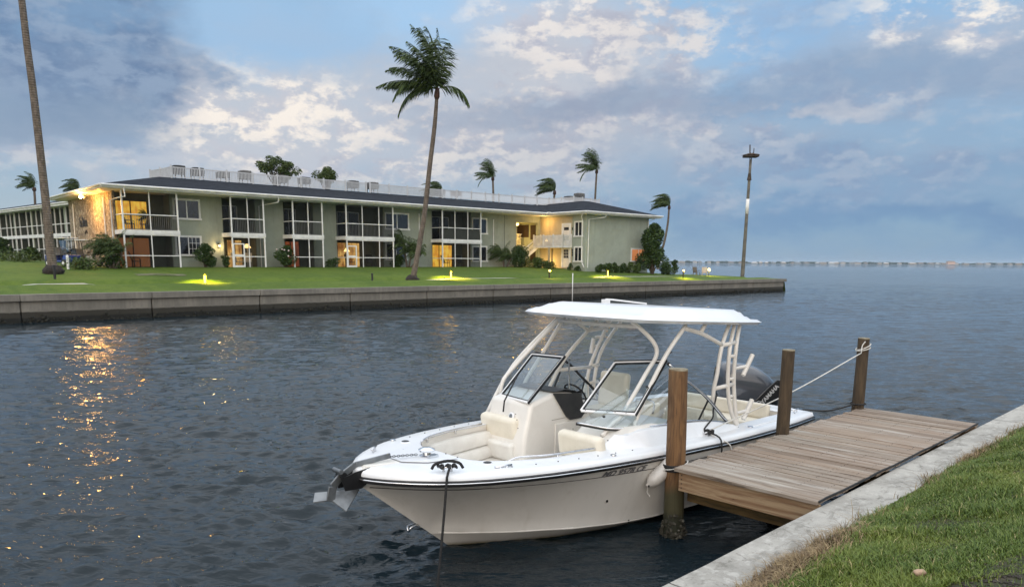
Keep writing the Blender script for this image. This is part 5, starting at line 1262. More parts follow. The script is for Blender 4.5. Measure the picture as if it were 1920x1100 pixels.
# bow bolsters and cushions
def bolster(s_, name, z0, z1, th, m, x0, x1, inset=.0):
    rows = []
    for x in np.linspace(x0, x1, 34):
        y_ = min(itp(YI, x)-inset, side(x, z0)-.06); zt = z1+(zd(x)-zd(5.5)) if z1 > .8 else z1
        rows.append([Vector((x, s_*(y_+.01), z0)), Vector((x, s_*(y_-th*.9), z0)), Vector((x, s_*(y_-th), z0+.03)), Vector((x, s_*(y_-th*.85), zt-.05)), Vector((x, s_*(y_-th*.55), zt-.012)), Vector((x, s_*(y_+.01), zt))])
    b_ = MB().grid(rows); b_.f.append(tuple(range(6))); b_.f.append(tuple(len(rows)*6-6+k for k in range(6))[::-1]); return b_.build(name, m, boat, smooth=True)
for s_ in (-1, 1):
    bolster(s_, 'bolster', .80, .985, .085, CUSHW, 4.75, 6.33); bolster(s_, 'bolster', .628, .795, .13, CUSHW, 4.75, 6.24)
def cushion(c, d, ry, m, name='seat_back', bev=.05): return MB().box(c, d, ry=R(ry)).build(name, m, boat, bevel=bev, seg=4)
for y0, y1 in ((-1.10, -.42), (.32, 1.0)):
    yc_ = (y0+y1)/2
    cushion((4.81, yc_, 1.035), (.15, y1-y0, .33), 10, CUSH, bev=.06); cushion((4.87, yc_, .755), (.14, y1-y0-.02, .245), 8, CUSHW, bev=.04)
# consoles
def console(poly, y0, y1, name, m=GELW, bev=.05): return MB().slab([(x, y0, z) for x, z in poly], (0, y1-y0, 0)).build(name, m, boat, bevel=bev, seg=4)
sc_ = console([(3.55, .34), (4.92, .34), (4.86, .98), (4.74, 1.40), (4.30, 1.50), (3.95, 1.46), (3.62, 1.22), (3.48, .9)], -1.03, -.26, 'helm_console')
pc_ = console([(3.40, .34), (4.70, .34), (4.64, 1.0), (4.30, 1.22), (3.9, 1.24), (3.3, 1.18)], .26, 1.03, 'port_console')
mb = MB(); mb.b2((3.72, -.262, .42), (4.30, -.246, 1.08)); mb.build('console_door', GELW, sc_, bevel=.02)
mb = MB()
for a, b in (((3.66, .38), (3.66, 1.14)), ((3.66, 1.14), (4.36, 1.14)), ((4.36, 1.14), (4.36, .38)), ((4.52, 1.05), (4.52, 1.30))): mb.bar((a[0], -.2585, a[1]), (b[0], -.2585, b[1]), .006, .006)
mb.build('door_seam', mat('seam_grey', (.30, .28, .25), .7), sc_)
mb = MB(); rows = []
for y_ in np.linspace(-1.0, -.245, 10): rows.append([Vector((x, y_, z)) for x, z in ((4.34, 1.515), (4.12, 1.525), (3.93, 1.49), (3.80, 1.40))])
mb.grid(rows); mb.slab([(4.36, -.252, 1.50), (3.82, -.252, 1.44), (3.72, -.252, 1.17), (3.80, -.252, 1.10), (4.02, -.252, 1.10), (4.10, -.252, 1.16)], (0, .02, 0)); mb.build('instrument_cover', BVIN, sc_)
mb = MB(); c_ = Vector((4.80, -.55, 1.21)); mb.lathe([(.045, 0), (.05, .02), (.035, .03)], c_, 18, (1, 0, .25)); mb.build('horn_cover', GEL, sc_, smooth=True)
MB().lathe([(.03, .03), (.0, .034)], c_, 14, (1, 0, .25)).build('horn_grille', GALV, sc_)
def dots(pts, r=.008, name='screw', par=boat):
    mb = MB()
    for q in pts: mb.ball(q, r, 6, 4, (1, 1, .6))
    return mb.build(name, BLACK, par)
# raised coaming beside the side windows
for s_ in (-1, 1):
    ct = [(4.50, 1.14), (4.25, 1.21), (3.92, 1.20), (3.1, 1.15), (2.6, 1.09), (2.2, .985)]; rows = []
    for x in np.linspace(2.15, 4.72, 26):
        zt = itp(sorted(ct), x); zb = zd(x)-.01; yb = 1.20 if x < 4.2 else 1.20-.18*(x-4.2)/.5; zt = max(zt, zb+.015) if x < 4.5 else zb+.02+(4.72-x)*.7
        yt = min(yb-.06-.25*(zt-zb), 1.12)
        rows.append([Vector((x, s_*(yb+.05), zb)), Vector((x, s_*yb, zb+.02)), Vector((x, s_*(yt+.02), zt-.02)), Vector((x, s_*yt, zt)), Vector((x, s_*(yt-.07), zt)), Vector((x, s_*(yt-.07), zb-.1))])
    MB().grid(rows).build('cabin_side', GEL, boat, smooth=True)
# windscreens
def pane(name, quad, fw_=.028, fm=CHR, seal=True, gl=GLS):
    Q = [Vector(q) for q in quad]; n = (Q[1]-Q[0]).cross(Q[3]-Q[0]).normalized()
    mb = MB()
    for a, b in zip(Q, Q[1:]+Q[:1]): mb.bar(a, b, fw_, .022, n)
    o = mb.build(name, fm, boat, bevel=.004)
    if seal:
        c_ = sum(Q, Vector())/4; mb = MB(); Q2 = [q+(c_-q).normalized()*.028 for q in Q]
        for a, b in zip(Q2, Q2[1:]+Q2[:1]): mb.bar(a, b, .012, .026, n)
        for a, b in ((Q[0], Q[1]), (Q[1], Q[2])): mb.bar(a+(a-c_).normalized()*.018, b+(b-c_).normalized()*.018, .016, .03, n)
        mb.build('seal', BLACK, o)
    MB().add([q+n*.0 for q in Q], [tuple(range(len(Q)))]).build('glass', gl, o); return o
FRW = mat('white_frame', (.78, .78, .78), .35)
op = pane('open_window_panel', [(3.77, .30, 1.91), (3.55, .93, 1.97), (4.14, .93, 1.37), (4.42, .30, 1.36)], .035, FRW)
dots([Vector((3.55, .93, 1.97)).lerp(Vector((4.14, .93, 1.37)), f)+Vector((.03, -.03, .02)) for f in (.08, .52)]+[Vector((4.36, .62, 1.325))], .022, 'latch', op)
dots([Vector((4.14, .93, 1.375)).lerp(Vector((4.42, .30, 1.365)), f)+Vector((.02, 0, .01)) for f in (.15, .35, .5, .7, .9)], .007, 'screw', op)
pane('windscreen', [(4.02, -.97, 1.92), (4.10, -.30, 1.95), (4.76, -.30, 1.42), (4.62, -.97, 1.41)], .03, FRW)
for s_ in (-1, 1):
    top = smooth_pts([(3.50 if s_ > 0 else 4.0, s_*.93, 1.94), (3.30, s_*1.02, 1.76), (2.85, s_*1.08, 1.47), (2.28, s_*1.09, 1.04)], 6); bot = smooth_pts([(4.62, s_*.40, 1.24), (4.40, s_*.78, 1.20), (3.95, s_*1.0, 1.195), (3.1, s_*1.06, 1.155), (2.28, s_*1.09, 1.02)], 6)
    if s_ < 0: bot = smooth_pts([(4.62, s_*.97, 1.41), (4.2, s_*1.02, 1.24), (3.6, s_*1.05, 1.2), (3.0, s_*1.06, 1.155), (2.28, s_*1.09, 1.02)], 6)
    mb = MB(); mb.tube(top, .022, 6); mb.tube(bot, .02, 6); fr_ = mb.build('side_window', BLACK, boat, smooth='all')
    mb = MB(); mb.tube([q+Vector((0, s_*.014, -.008)) for q in top], .016, 6); mb.tube([q+Vector((0, s_*.016, .012)) for q in bot], .013, 6); 
    mb.build('trim_strip', CHR, fr_, smooth='all')
    MB().bar(top[13], bot[19], .018, .018).build('divider', BLACK, fr_); MB().bar(top[6], Vector((3.62, s_*1.03, 1.18)), .018, .018).build('divider', BLACK, fr_)
    n_ = 12; rows = [[bot[int((len(bot)-1)*(i/n_))], top[int((len(top)-1)*(i/n_))]] for i in range(n_+1)]
    MB().grid(rows).build('glass', GLS, fr_)
mb = MB(); mb.tube([(4.86, -.66, 1.26), (4.84, -.66, 1.40), (4.55, -.72, 1.70)], .011, 6); mb.build('wiper', BLACK, boat)
MB().lathe([(.012, 0), (.012, .42)], (3.95, -.34, 1.50), 8).build('support_rod', CHR, boat, smooth=True)
# hardtop
def htz(x): return 2.36+.060*(x-1.35)
rows, rows2 = [], []
XH0, XH1 = 1.34, 4.20
for i in range(41):
    f = i/40; x = XH0+(XH1-XH0)*f
    ed = min(f, 1-f); hwid = (1.08+.08*math.sin(f*3.1))*(1-(max(0, .06-ed)/.06)**2.2*.16)*(1-.03*sm(f, .55, 1))
    r1, r2 = [], []
    for j in range(33):
        v_ = -1+2*j/32; y_ = v_*hwid; e1 = (1-abs(v_))*hwid; e0 = min((x-XH0), e1*1.1, (XH1-x)*.9)
        lift = .030*sm(e0, 0, .06)+.125*sm(min((x-XH0-.26)*.9, e1-.06, (XH1-x)*.33), 0, .22)
        r1.append(Vector((x-.05*(1-v_*v_)*(1 if f < .5 else -1)*(1-ed*2), y_, htz(x)+lift))); r2.append(Vector((r1[-1].x, y_, htz(x)-.045*sm(e0, -.02, .05)-.0)))
    rows.append(r1); rows2.append(r2)
mb = MB().grid(rows); mb.grid(rows2)
edge = lambda RR: RR[0]+[r[-1] for r in RR[1:]]+RR[-1][::-1][1:]+[r[0] for r in RR[::-1][1:-1]]
e1, e2 = edge(rows), edge(rows2); mb.grid([e1, [(a+b)/2+((a+b)/2-Vector((2.7, 0, a.z))).normalized()*.012 for a, b in zip(e1, e2)], e2], close=True)
ht = mb.build('hardtop', GEL, boat, smooth=True)
def htop(px_, py_):
    q = BL(px_, py_, 2.5); return Vector((q.x, q.y, htz(q.x)+.10))
mb = MB(); q = Vector((2.55, -.88, htz(2.55)+.1)); mb.b2(q+Vector((-.05, -.04, 0)), q+Vector((.06, .04, .11))); mb.tube([q+Vector((0, 0, .11)), q+Vector((-.15, 0, .10)), q+Vector((-.85, .12, .02))], .014, 6); mb.build('antenna_mount', FRW, ht)
dots([(3.30, .70, htz(3.3)+.085), (2.55, .86, htz(2.55)+.072), (2.1, .72, htz(2.1)+.105), (1.72, .30, htz(1.72)+.105), (1.65, -.35, htz(1.65)+.1), (3.35, -.7, htz(3.3)+.09)], .014, 'vent_stud', ht)
mb = MB()
for q in ((3.9, -.75), (3.86, -.68)): mb.lathe([(.006, 0), (.006, .04)], (q[0], q[1], htz(3.9)+.03), 6)
mb.build('small_stud', FRW, ht)
# hardtop frame
T = MB(); r_ = .028
def tb(*pts, r=None, k=5): T.tube(pts, r or r_, 10, k)
tb((4.23, .88, .99), (3.91, .90, 1.55), (3.59, .95, 2.04), (3.17, .95, 2.40))
tb(tuple(BYp(1128, 817, .70)), tuple(BYp(1150, 792, .72)), tuple(BYp(1167, 776, .75)), (3.78, .80, 1.82), (3.57, .80, 2.04), (3.60, .76, 2.21), (3.74, .62, 2.40), (3.78, .55, 2.45))
tb((3.74, .62, 2.40), (3.66, 0, 2.375), (3.50, -.96, 2.36), k=3)
for f in (.35, .72): q = Vector((3.74, .62, 2.40)).lerp(Vector((3.50, -.96, 2.36)), f); tb(q-Vector((.02, 0, .02)), q+Vector((0, 0, .1)), k=0)
tb((4.62, -1.30, 1.05), (4.16, -1.2, 1.76), (3.40, -1.0, 2.45)); tb((4.45, -1.16, 1.05), (4.47, -1.12, 1.50), (4.26, -1.1, 1.74), (3.50, -.98, 2.36), (3.4, -.96, 2.45))
for a, b in (((4.22, -1.21, 1.67), (4.30, -1.11, 1.69)), ((3.93, -1.14, 1.97), (4.0, -1.07, 1.96))): tb(a, b, k=0, r=.024)
tb((4.10, -1.06, 1.20), (4.07, -1.08, 1.48), (3.71, -1.08, 1.89), (3.3, -1.02, 2.42)); tb((3.80, -.92, 1.20), (3.73, -.9, 1.44), (3.4, -.9, 1.84), (2.92, -.9, 2.19), (2.6, -.9, 2.42))
tb((3.3, -.95, 2.42), (3.1, -.92, 2.29), (2.92, -.9, 2.19)); tb((2.92, -.9, 2.19), (2.36, -1.0, 2.2), k=0); tb((3.55, -.9, 1.66), (2.62, -1.08, 1.60), k=0)
tb((2.60, -1.12, .93), (2.67, -1.1, 1.16), (2.64, -1.1, 1.58), (2.34, -1.0, 2.24), (2.22, -.95, 2.38)); tb((2.35, -1.12, .93), (2.53, -1.1, 1.19), (2.40, -1.1, 1.77), (2.08, -1.0, 2.23), (1.98, -.95, 2.36))
for z_ in (1.35, 1.62, 2.05): tb((2.64-.16*sm(z_, 1.5, 2.3), -1.09, z_), (2.44-.2*sm(z_, 1.5, 2.3), -1.09, z_), k=0, r=.024)
tb((2.42, 1.02, .93), (2.46, .97, 1.41), (2.44, 1.0, 1.71), (2.36, 1.0, 2.07), (2.02, .9, 2.36)); 
tb((1.97, 1.06, .93), (2.07, 1.01, 1.2), (2.15, 1.0, 1.55), (2.15, 1.0, 2.0), (1.92, .92, 2.34)); tb((1.93, 1.06, .90), (1.97, 1.02, 1.25), (2.0, 1.0, 1.65), (1.97, 1.0, 2.1), (1.74, .9, 2.33))
for z_ in (1.35, 1.6, 1.92): tb((2.13, 1.0, z_), (1.98, 1.0, z_), k=0, r=.024)
tb((2.45, .97, 1.50), (1.99, 1.0, 1.52), k=0); tb((2.34, 1.0, 2.09), (1.96, .99, 2.11), k=0)
tb((3.22, .95, 2.37), (2.80, .97, 2.27), (2.36, 1.0, 2.1)); tb((2.84, .96, 2.28), (2.70, .96, 2.42), k=0)
T.build('hardtop_frame', TUBE, boat, smooth='all')
def rod(a, b, arm):
    mb = MB(); mb.tube([a, b], .033, 12); mb.tube([Vector(a).lerp(Vector(b), .45), arm], .022, 8); mb.build('rod_holder', TUBE, boat, smooth=True)
rod((1.82, 1.04, 1.63), (1.62, 1.06, 1.91), (1.99, 1.0, 1.74)); rod((1.80, 1.07, 1.0), (1.60, 1.08, 1.26), (1.95, 1.03, 1.10))
rod(tuple(BYp(1108, 662, -1.15)), tuple(BYp(1113, 634, -1.15)), tuple(BYp(1124, 648, -1.1))); rod(tuple(BYp(1095, 735, -1.15)), tuple(BYp(1101, 706, -1.15)), tuple(BYp(1108, 720, -1.1)))
mb = MB(); mb.ball((3.50, .955, 2.085), .022, 8, 5); mb.ball((3.43, -.9, 1.84), .02, 8, 5); mb.build('frame_clamp', BLACK, boat, smooth='all')
# steering wheel, helm seat, benches
mb = MB(); c_ = Vector((3.50, -.62, 1.34)); nrm = Vector((-.82, 0, .57)); a_, b_ = frame_rot(nrm)
mb.tube([c_+(a_*math.cos(k/20*2*math.pi)+b_*math.sin(k/20*2*math.pi))*.185 for k in range(21)], .013, 6)
for k in range(3): d_ = (a_*math.cos(k*2.094+.5)+b_*math.sin(k*2.094+.5)); mb.bar(c_, c_+d_*.18, .04, .012, nrm)
mb.lathe([(.05, -.02), (.05, .02)], c_, 12, nrm); mb.tube([c_, c_-nrm*.2], .02, 6); mb.build('steering_wheel', BLACK, boat, smooth=True)
def seat(x, y, w_, z0, back):
    o = MB().box((x, y, z0), (.48, w_, .14)).build('helm_seat', CUSH, boat, bevel=.05, seg=4)
    MB().box((x-.24, y, z0+back*.5+.05), (.13, w_, back), ry=R(-8)).build('backrest', CUSH, o, bevel=.055, seg=4)
    MB().lathe([(.05, .34), (.05, z0-.07)], (x, y, 0), 12).build('pedestal', CHR, o, smooth=True)
seat(2.95, -.55, .52, 1.02, .52); seat(2.75, .55, .60, .80, .34)
mb = MB(); mb.box((.78, 0, .52), (.50, 1.7, .36)); mb.build('aft_bench_base', GELW, boat, bevel=.03); cushion((.80, 0, .74), (.48, 1.66, .10), 0, CUSH, 'bench_cushion', .04); cushion((.58, 0, .90), (.10, 1.66, .24), -10, CUSH, 'bench_back', .04)
mb = MB()
for s_ in (-1, 1): mb.box((1.6, s_*.985, .72), (1.3, .08, .26))
mb.build('side_bolster', CUSH, boat, bevel=.03, seg=3)
T = MB(); tb((3.25, .55, 1.2), (3.25, .55, 1.36), (3.25, .28, 1.36), (3.25, .28, 1.2), r=.012, k=3); T.build('grab_rail', CHR, boat, smooth='all')
# chrome rails round the bow well
T = MB()
tb(*[Vector((x, -(itp(YI, x)-.015), zd(x)+.035)) for x in (6.30, 6.1, 5.8, 5.4, 5.0)], r=.011, k=3)
tb((6.05, .70, zd(6)+.005), *[Vector((x, itp(YI, x)-.01, zd(x)+.04)) for x in (5.92, 5.6, 5.2, 4.9)], (4.72, .93, zd(4.7)+.01), r=.011, k=4)
for x, s_ in ((6.1, -1), (5.5, -1), (5.45, 1)): T.tube([(x, s_*(itp(YI, x)-.012), zd(x)-.03), (x, s_*(itp(YI, x)-.012), zd(x)+.035)], .012, 6)
T.build('grab_rail', CHR, boat, smooth='all')
# deck fittings
def disc(px_, py_, rx_, m, name, h=.006, zo=0.):
    q = BL(px_, py_, 1.06); q = BL(px_, py_, zd(q.x)+.012); ym = yr(q.x)-rx_-.07; q.y = max(-ym, min(ym, q.y)); q.z = zd(q.x)+.008+zo; return MB().lathe([(rx_, 0), (rx_*.9, h)], q, 18).build(name, m, boat, smooth=True)
for px_, py_ in ((760, 828), (914, 868), (884, 778), (1157, 836)):
    disc(px_, py_, .062, GEL, 'cup_holder_rim', .010); disc(px_, py_, .046, BLACK, 'cup_holder', .003, .0105)
for px_, py_ in ((757, 844), (735, 824), (1150, 852)): disc(px_, py_, .035, CHR, 'deck_filler', .010)
def cleat(c, d, rope=True, par=boat):
    c = Vector(c); d = Vector(d).normalized(); mb = MB(); mb.tube([c-d*.10+Vector((0, 0, .045)), c+d*.10+Vector((0, 0, .045))], .011, 8)
    for f in (-.04, .04): mb.tube([c+d*f, c+d*f+Vector((0, 0, .045))], .012, 8)
    return mb.build('cleat', CHR, par, smooth='all')
cb = Vector((6.84, .655, zd(6.84)+.012)); cleat(cb, (1, -.75, 0)); cleat((6.95, -.50, zd(6.95)+.01), (1, .9, 0))
cm = Vector((2.92, 1.21, zd(2.9)+.01)); cleat(cm, (1, 0, 0)); cleat((.30, 1.12, zd(.3)+.01), (1, 0, 0))
cleat(BL(944, 881, 1.06), (1, -.25, 0))
mb = MB(); q = lambda x, y: Vector((x, y, zd(x)+.022+.012*(1-abs(y))))
mb.slab([q(7.02, -.12), q(7.02, .12), q(6.82, .30), q(6.46, .36), q(6.46, -.36), q(6.82, -.30)], (0, 0, .006)); hatch = mb.build('anchor_locker_hatch', GEL, boat, bevel=.003)
P = [Vector((x, s_*(yr(x)-.17), zd(x)+.010)) for s_, x0 in ((1, 0), (-1, 0)) for x in np.arange(4.5, 6.35, .28)]; dots(P, .009)
dots([Vector((x, 1.16, zd(x)+.010)) for x in np.arange(.4, 2.4, .24)]+[Vector((x, yr(x)-.035, zr(x)+.066)) for x in np.arange(.2, 2.2, .28)], .008)
dots([(6.42, y_, zd(6.4)+.03) for y_ in (-.3, -.1, .1, .3)]+[(4.76, .5, 1.13), (4.70, .42, 1.19), (4.62, .9, 1.12), (4.88, -.38, 1.2), (4.84, -.45, 1.26), (4.9, -.34, 1.1)], .009)
# aft swim deck lines and hatch
mb = MB(); mb.b2((.9, 1.10, zd(1)+.004), (1.9, 1.27, zd(1.9)+.012)); mb.b2((.10, -.9, zd(.2)+.01), (.44, 1.0, zd(.2)+.03)); mb.build('aft_deck_pad', GEL, boat, bevel=.01)
disc(1407, 798, .04, CHR, 'deck_filler', .008)
mb = MB()
for zz_, s_, x, in ((.47, .022, 4.83), (.13, .030, 4.40)): mb.ball((x, side(x, zz_)+.012, zz_), s_, 10, 6, (1, .3, 1))
mb.build('hull_drain', BLACK, boat, smooth='all')
mb = MB(); q = Vector((6.76, 0, .34)); mb.tube([q+Vector((.0, -.03, .03)), q+Vector((.09, -.03, .02)), q+Vector((.10, .0, -.03)), q+Vector((.09, .03, .02)), q+Vector((0, .03, .03))], .012, 6, 3); mb.build('bow_eye', CHR, boat, smooth='all')
# hull registration and builder's name
def hull_text(txt, size, x0, zf, m, name, shear=.35, sx=1.):
    tm = text_mb(txt, size, 0, shear, .004); V = []
    for p_ in tm.v:
        x = x0-p_[0]*sx; z_ = zf(x)+p_[1]; V.append((x, side(x, z_)+.019, z_))
    q = MB(); q.add(V, tm.f); q.build(name, m, boat, fix=False)
hull_text('MD 9578 CE', .098, 5.12, lambda x: zr(x)-.122, mat('navy_letters', (.13, .13, .14), .5), 'registration_number', .25, 1.3)
hull_text('GRADY-WHITE', .105, 1.35, lambda x: zr(x)-.14, mat('dark_letters', (.03, .03, .035), .4), 'hull_lettering', .3, 1.15)
MB().b2((4.12, side(4.1, .84)+.014, .815), (4.02, side(4.1, .84)+.022, .845)).build('number_decal', mat('yellow_decal', (.7, .5, .08), .5), boat)
# outboard
OBM = mat('outboard_grey', (.055, .062, .075), .18, (.045, .05, .062), 2, coat=.8); OBD = mat('outboard_black', (.012, .014, .017), .3, coat=.4)
ob_ = MB(); cx_, cy_ = -.48, -.16
def rrect(xa, xb, w_, z, n=24, e=3.2, tilt=0.):
    out = []; c = (xa+xb)/2; a = (xb-xa)/2
    for k in range(n):
        th = 2*math.pi*k/n; ct, s_ = math.cos(th), math.sin(th); out.append(Vector((c+a*math.copysign(abs(ct)**(2/e), ct), cy_+w_*math.copysign(abs(s_)**(2/e), s_), z+tilt*(math.copysign(abs(ct)**(2/e), ct)))))
    return out
ob_.box((-.50, cy_, .50), (.50, .26, .60)); ob_.box((-.62, cy_, .0), (.34, .14, .9)); ob_.box((-.2, cy_, .62), (.45, .36, .30)); ob_.box((-1.14, cy_+.05, .74), (.22, .28, .16), ry=R(20)); ob_.box((-.62, cy_, -.35), (.5, .3, .04))
om = ob_.build('outboard_motor', OBD, boat, bevel=.03)
mb = MB().grid([rrect(-.98, -.08, .24, .70, tilt=.03), rrect(-1.06, .02, .30, .78, tilt=.03), rrect(-1.09, .05, .325, .92, tilt=.03)], close=True); mb.build('lower_cowling', OBD, om, smooth=True)
S_ = [rrect(-1.085, .048, .325, .92, tilt=.03), rrect(-1.07, .06, .33, 1.05, tilt=.04), rrect(-1.0, .06, .325, 1.22, tilt=.06), rrect(-.88, .04, .30, 1.36, tilt=.07), rrect(-.74, -.02, .25, 1.46, tilt=.06, e=2.6), rrect(-.60, -.10, .16, 1.515, tilt=.04, e=2.3), rrect(-.45, -.22, .06, 1.53, tilt=.02, e=2)]
mb = MB().grid(S_, close=True); mb.f.append(tuple((len(S_)-1)*24+k for k in range(24))); mb.build('cowling', OBM, om, smooth=True)
band = []
for f0 in (0, 1):
    band.append(None)
pl_ = [(-.40, .80), (-.62, .80), (-1.03, .93), (-1.09, 1.12), (-1.05, 1.24), (-.90, 1.27), (-.72, 1.12)]
for s_ in (-1, 1): MB().slab([(x, cy_+s_*.322, z) for x, z in pl_], (0, s_*.022, 0)).build('side_panel', OBD, om, bevel=.012)
tm = text_mb('YAMAHA', .105, .0, 0, .004); V = []
th = R(47); o0 = Vector((-.66, 0, .845))
for p_ in tm.v:
    s1, s2 = p_[0]*.95, p_[1]; V.append((o0.x-s1*math.cos(th)-s2*-math.sin(th)*.0+s2*math.sin(th), cy_+.3475, o0.z+s1*math.sin(th)+s2*math.cos(th)))
q = MB(); q.add(V, tm.f); q.build('cowling_lettering', mat('silver_letters', (.62, .64, .66), .35, metal=.4), om, fix=False)
mb = MB(); mb.tube([Vector((-.575+.04*math.cos(k/14*6.283), cy_+.3475, .865+.04*math.sin(k/14*6.283))) for k in range(15)], .005, 4)
for k in range(3): a = k*2.094+.5; mb.bar((-.575, cy_+.347, .865), (-.575+.038*math.cos(a), cy_+.347, .865+.038*math.sin(a)), .006, .006, (0, 1, 0))
mb.build('cowling_emblem', mat('silver_mark', (.5, .52, .54), .35), om)
for piv in (Vector((-.45, -.16, 0)),):
    om.rotation_euler = (0, 0, R(-33)); om.location = Vector((-.46, -.22, -.045))-Matrix.Rotation(R(-33), 3, 'Z') @ piv
# anchor on its roller
mb = MB(); mb.slab([(7.02, -.10, zd(7)+.03), (7.02, .10, zd(7)+.03), (7.42, .075, 1.16), (7.42, -.075, 1.16)], (0, 0, -.05)); mb.slab([(7.42, -.075, 1.16), (7.42, .075, 1.16), (7.52, .06, 1.06), (7.52, -.06, 1.06)], (0, 0, -.05)); mb.build('bow_pulpit', CUSHW, boat, bevel=.02, seg=3)
mb = MB()
for s_ in (-1, 1): mb.slab([(7.38, s_*.075, 1.14), (7.56, s_*.07, 1.12), (7.70, s_*.06, 1.08), (7.66, s_*.06, .95), (7.48, s_*.065, .94), (7.38, s_*.07, 1.0)], (0, s_*.012, 0))
mb.lathe([(.035, -.055), (.028, 0), (.035, .055)], (7.66, 0, 1.10), 12, (0, 1, 0)); mb.build('bow_roller', BLACK, boat)
an = thing('anchor', 'galvanised fluke anchor hanging from the bow roller of the white boat', 'anchor', bwld(7.5, 0, 1.1), RB)
def A3(x, y, z): return Vector((x-7.5, y, z-1.1))
mb = MB(); SH = [A3(7.08, 0, 1.195), A3(7.50, 0, 1.175), A3(7.66, 0, 1.09), A3(7.76, 0, 1.0), A3(7.79, 0, .86)]
for a, b, w1 in zip(SH, SH[1:], (.055, .065, .08, .09)): mb.bar(a, b, .022, w1, (0, 0, 1) if (b-a).x > .05 else (1, 0, 0))
mb.build('shank', GALV, an, bevel=.004)
mb = MB(); Tt, K, Lh, Rh = A3(7.46, 0, .90), A3(7.78, 0, .86), A3(7.88, -.14, .92), A3(7.84, .20, .70)
Rh = A3(7.70, .14, .76)
mb.slab([Tt, K, Rh], (0, .0, .012)); mb.slab([Tt, Lh, K], (0, 0, .012)); mb.slab([K, Lh, A3(7.95, -.05, .86)], (0, 0, .012)); mb.build('fluke', GALV, an)
mb = MB(); mb.tube([A3(7.70, -.07, 1.15), A3(7.70, .07, 1.15)], .024, 10); mb.build('roll_bar', GALV, an, smooth=True)
mb = MB(); a, b = A3(7.10, 0, 1.185), A3(6.78, .06, 1.165)
for k in range(13):
    c_ = a.lerp(b, (k+.5)/13); d_ = (b-a).normalized(); s1 = Vector((-d_.y, d_.x, 0)) if k % 2 else Vector((0, 0, 1)); mb.tube([c_+d_*.018*math.cos(q/8*6.283)+s1*.011*math.sin(q/8*6.283) for q in range(9)], .0042, 5)
mb.build('chain', GALV, an)
wc = Vector((6.68, .10, zd(6.68)+.03)); mb = MB(); mb.lathe([(.075, 0), (.08, .02), (.05, .03), (.045, .06), (.085, .065), (.09, .085), (.05, .105), (.02, .11)], wc, 20); mb.box(wc+Vector((-.02, .06, .015)), (.13, .08, .03)); mb.build('windlass', CHR, boat, smooth=True)
# ------------------------------------------------------------------ lines and fender
def rope(name, pts, r, m, label, cat='rope', k=5, par=None):
    o = MB().tube(pts, r, 7, k).build(name, m, None, smooth='all'); tag(o, label, cat); return o
RB_ = mat('black_rope', (.012, .012, .013), .85, (.03, .03, .03), 60, 200, .8, .004); RW_ = mat('white_rope', (.72, .71, .68), .8, (.55, .54, .5), 60, 200, .8, .004)
cw = bwld(*cb); e_ = G(817, 1108, 0); e_.z = -.15
fr1 = bwld(6.90, .76, 1.10)
edge_p = bwld(6.93, yr(6.93)+.035, zr(6.93)+.02)
pts = [cw+Vector((0, 0, .05)), cw+Vector((.03, -.05, .075)), edge_p+Vector((0, 0, .06)), edge_p+Vector((-.004, -.012, 0)), edge_p.lerp(e_, .35), e_]
mb = MB(); mb.tube(pts, .0135, 7, 5)
for k, (dx_, rr3_) in enumerate(((-.07, .035), (.0, .03), (.07, .04))):
    c_ = cb+Vector((dx_*.8, -dx_*.6, .045)); mb.tube([bwld(*(c_+Vector((math.cos(a)*rr3_*.5, math.sin(a)*rr3_*.9, math.sin(a*2+k)*.014+.01)))) for a in np.linspace(0, 6.3, 12)], .0125, 6, 2)
mb.tube([bwld(*(cb+Vector((-.13, .09, .03)))), bwld(*(cb+Vector((-.10, .06, .085)))), bwld(*(cb+Vector((0, 0, .11)))), bwld(*(cb+Vector((.10, -.07, .08)))), bwld(*(cb+Vector((.13, -.09, .03))))], .015, 6, 4)
tag(mb.build('mooring_line', RB_, None, smooth='all'), 'black mooring line coiled on the bow cleat and hanging straight down', 'rope')
cmw = bwld(*cm)
mb = MB(); mb.tube([BWq for BWq in [bwld(2.46, 1.02, 1.42), bwld(2.62, 1.08, 1.25), bwld(2.70, 1.12, 1.15), bwld(2.95, 1.16, 1.05), cmw+Vector((0, 0, .07)), cmw+Vector((0, 0, .04)), bwld(2.98, 1.43, .95), bwld(3.0, 1.45, .6), bwld(3.02, 1.45, .3)]], .0115, 6, 5)
for k in range(4): mb.tube([cmw+Vector((math.cos(a)*.06, math.sin(a)*.035, .045+.022*math.sin(a*2+k*1.4))) for a in np.linspace(0, 6.3, 12)], .012, 6, 2)
tag(mb.build('mooring_line', RB_, None, smooth='all'), 'black line knotted round the midship cleat and running up the rear frame leg', 'rope')
w3 = P3t-Vector((.0, .0, .17)); w3b = Vector((w3.x, w3.y-.10, w3.z-.02))
a = cmw+Vector((0, 0, .06)); mid_ = a.lerp(w3b, .5)+Vector((0, 0, -.05))
mb = MB(); mb.tube([a, mid_, w3b+Vector((-.08, -.02, -.03))], .0085, 6, 8)
for dz_ in (0, .035): mb.tube([Vector((w3.x+.105*math.cos(q), w3.y+.105*math.sin(q), w3.z+dz_*(1+.6*math.cos(q))+.03*math.cos(q))) for q in np.linspace(0, 6.283, 18)], .0085, 6)
mb.tube([w3b+Vector((-.08, -.02, -.03)), w3+Vector((-.06, -.09, .06)), w3+Vector((-.02, -.1, .13))], .008, 6, 3)
mb.tube([a, cmw+Vector((.05, -.06, .0)), bwld(2.80, 1.46, .86), bwld(2.78, 1.47, .62)], .0085, 6, 4)
tag(mb.build('dock_line', RW_, None, smooth='all'), 'white rope stretched from the midship cleat to the farthest piling', 'rope')
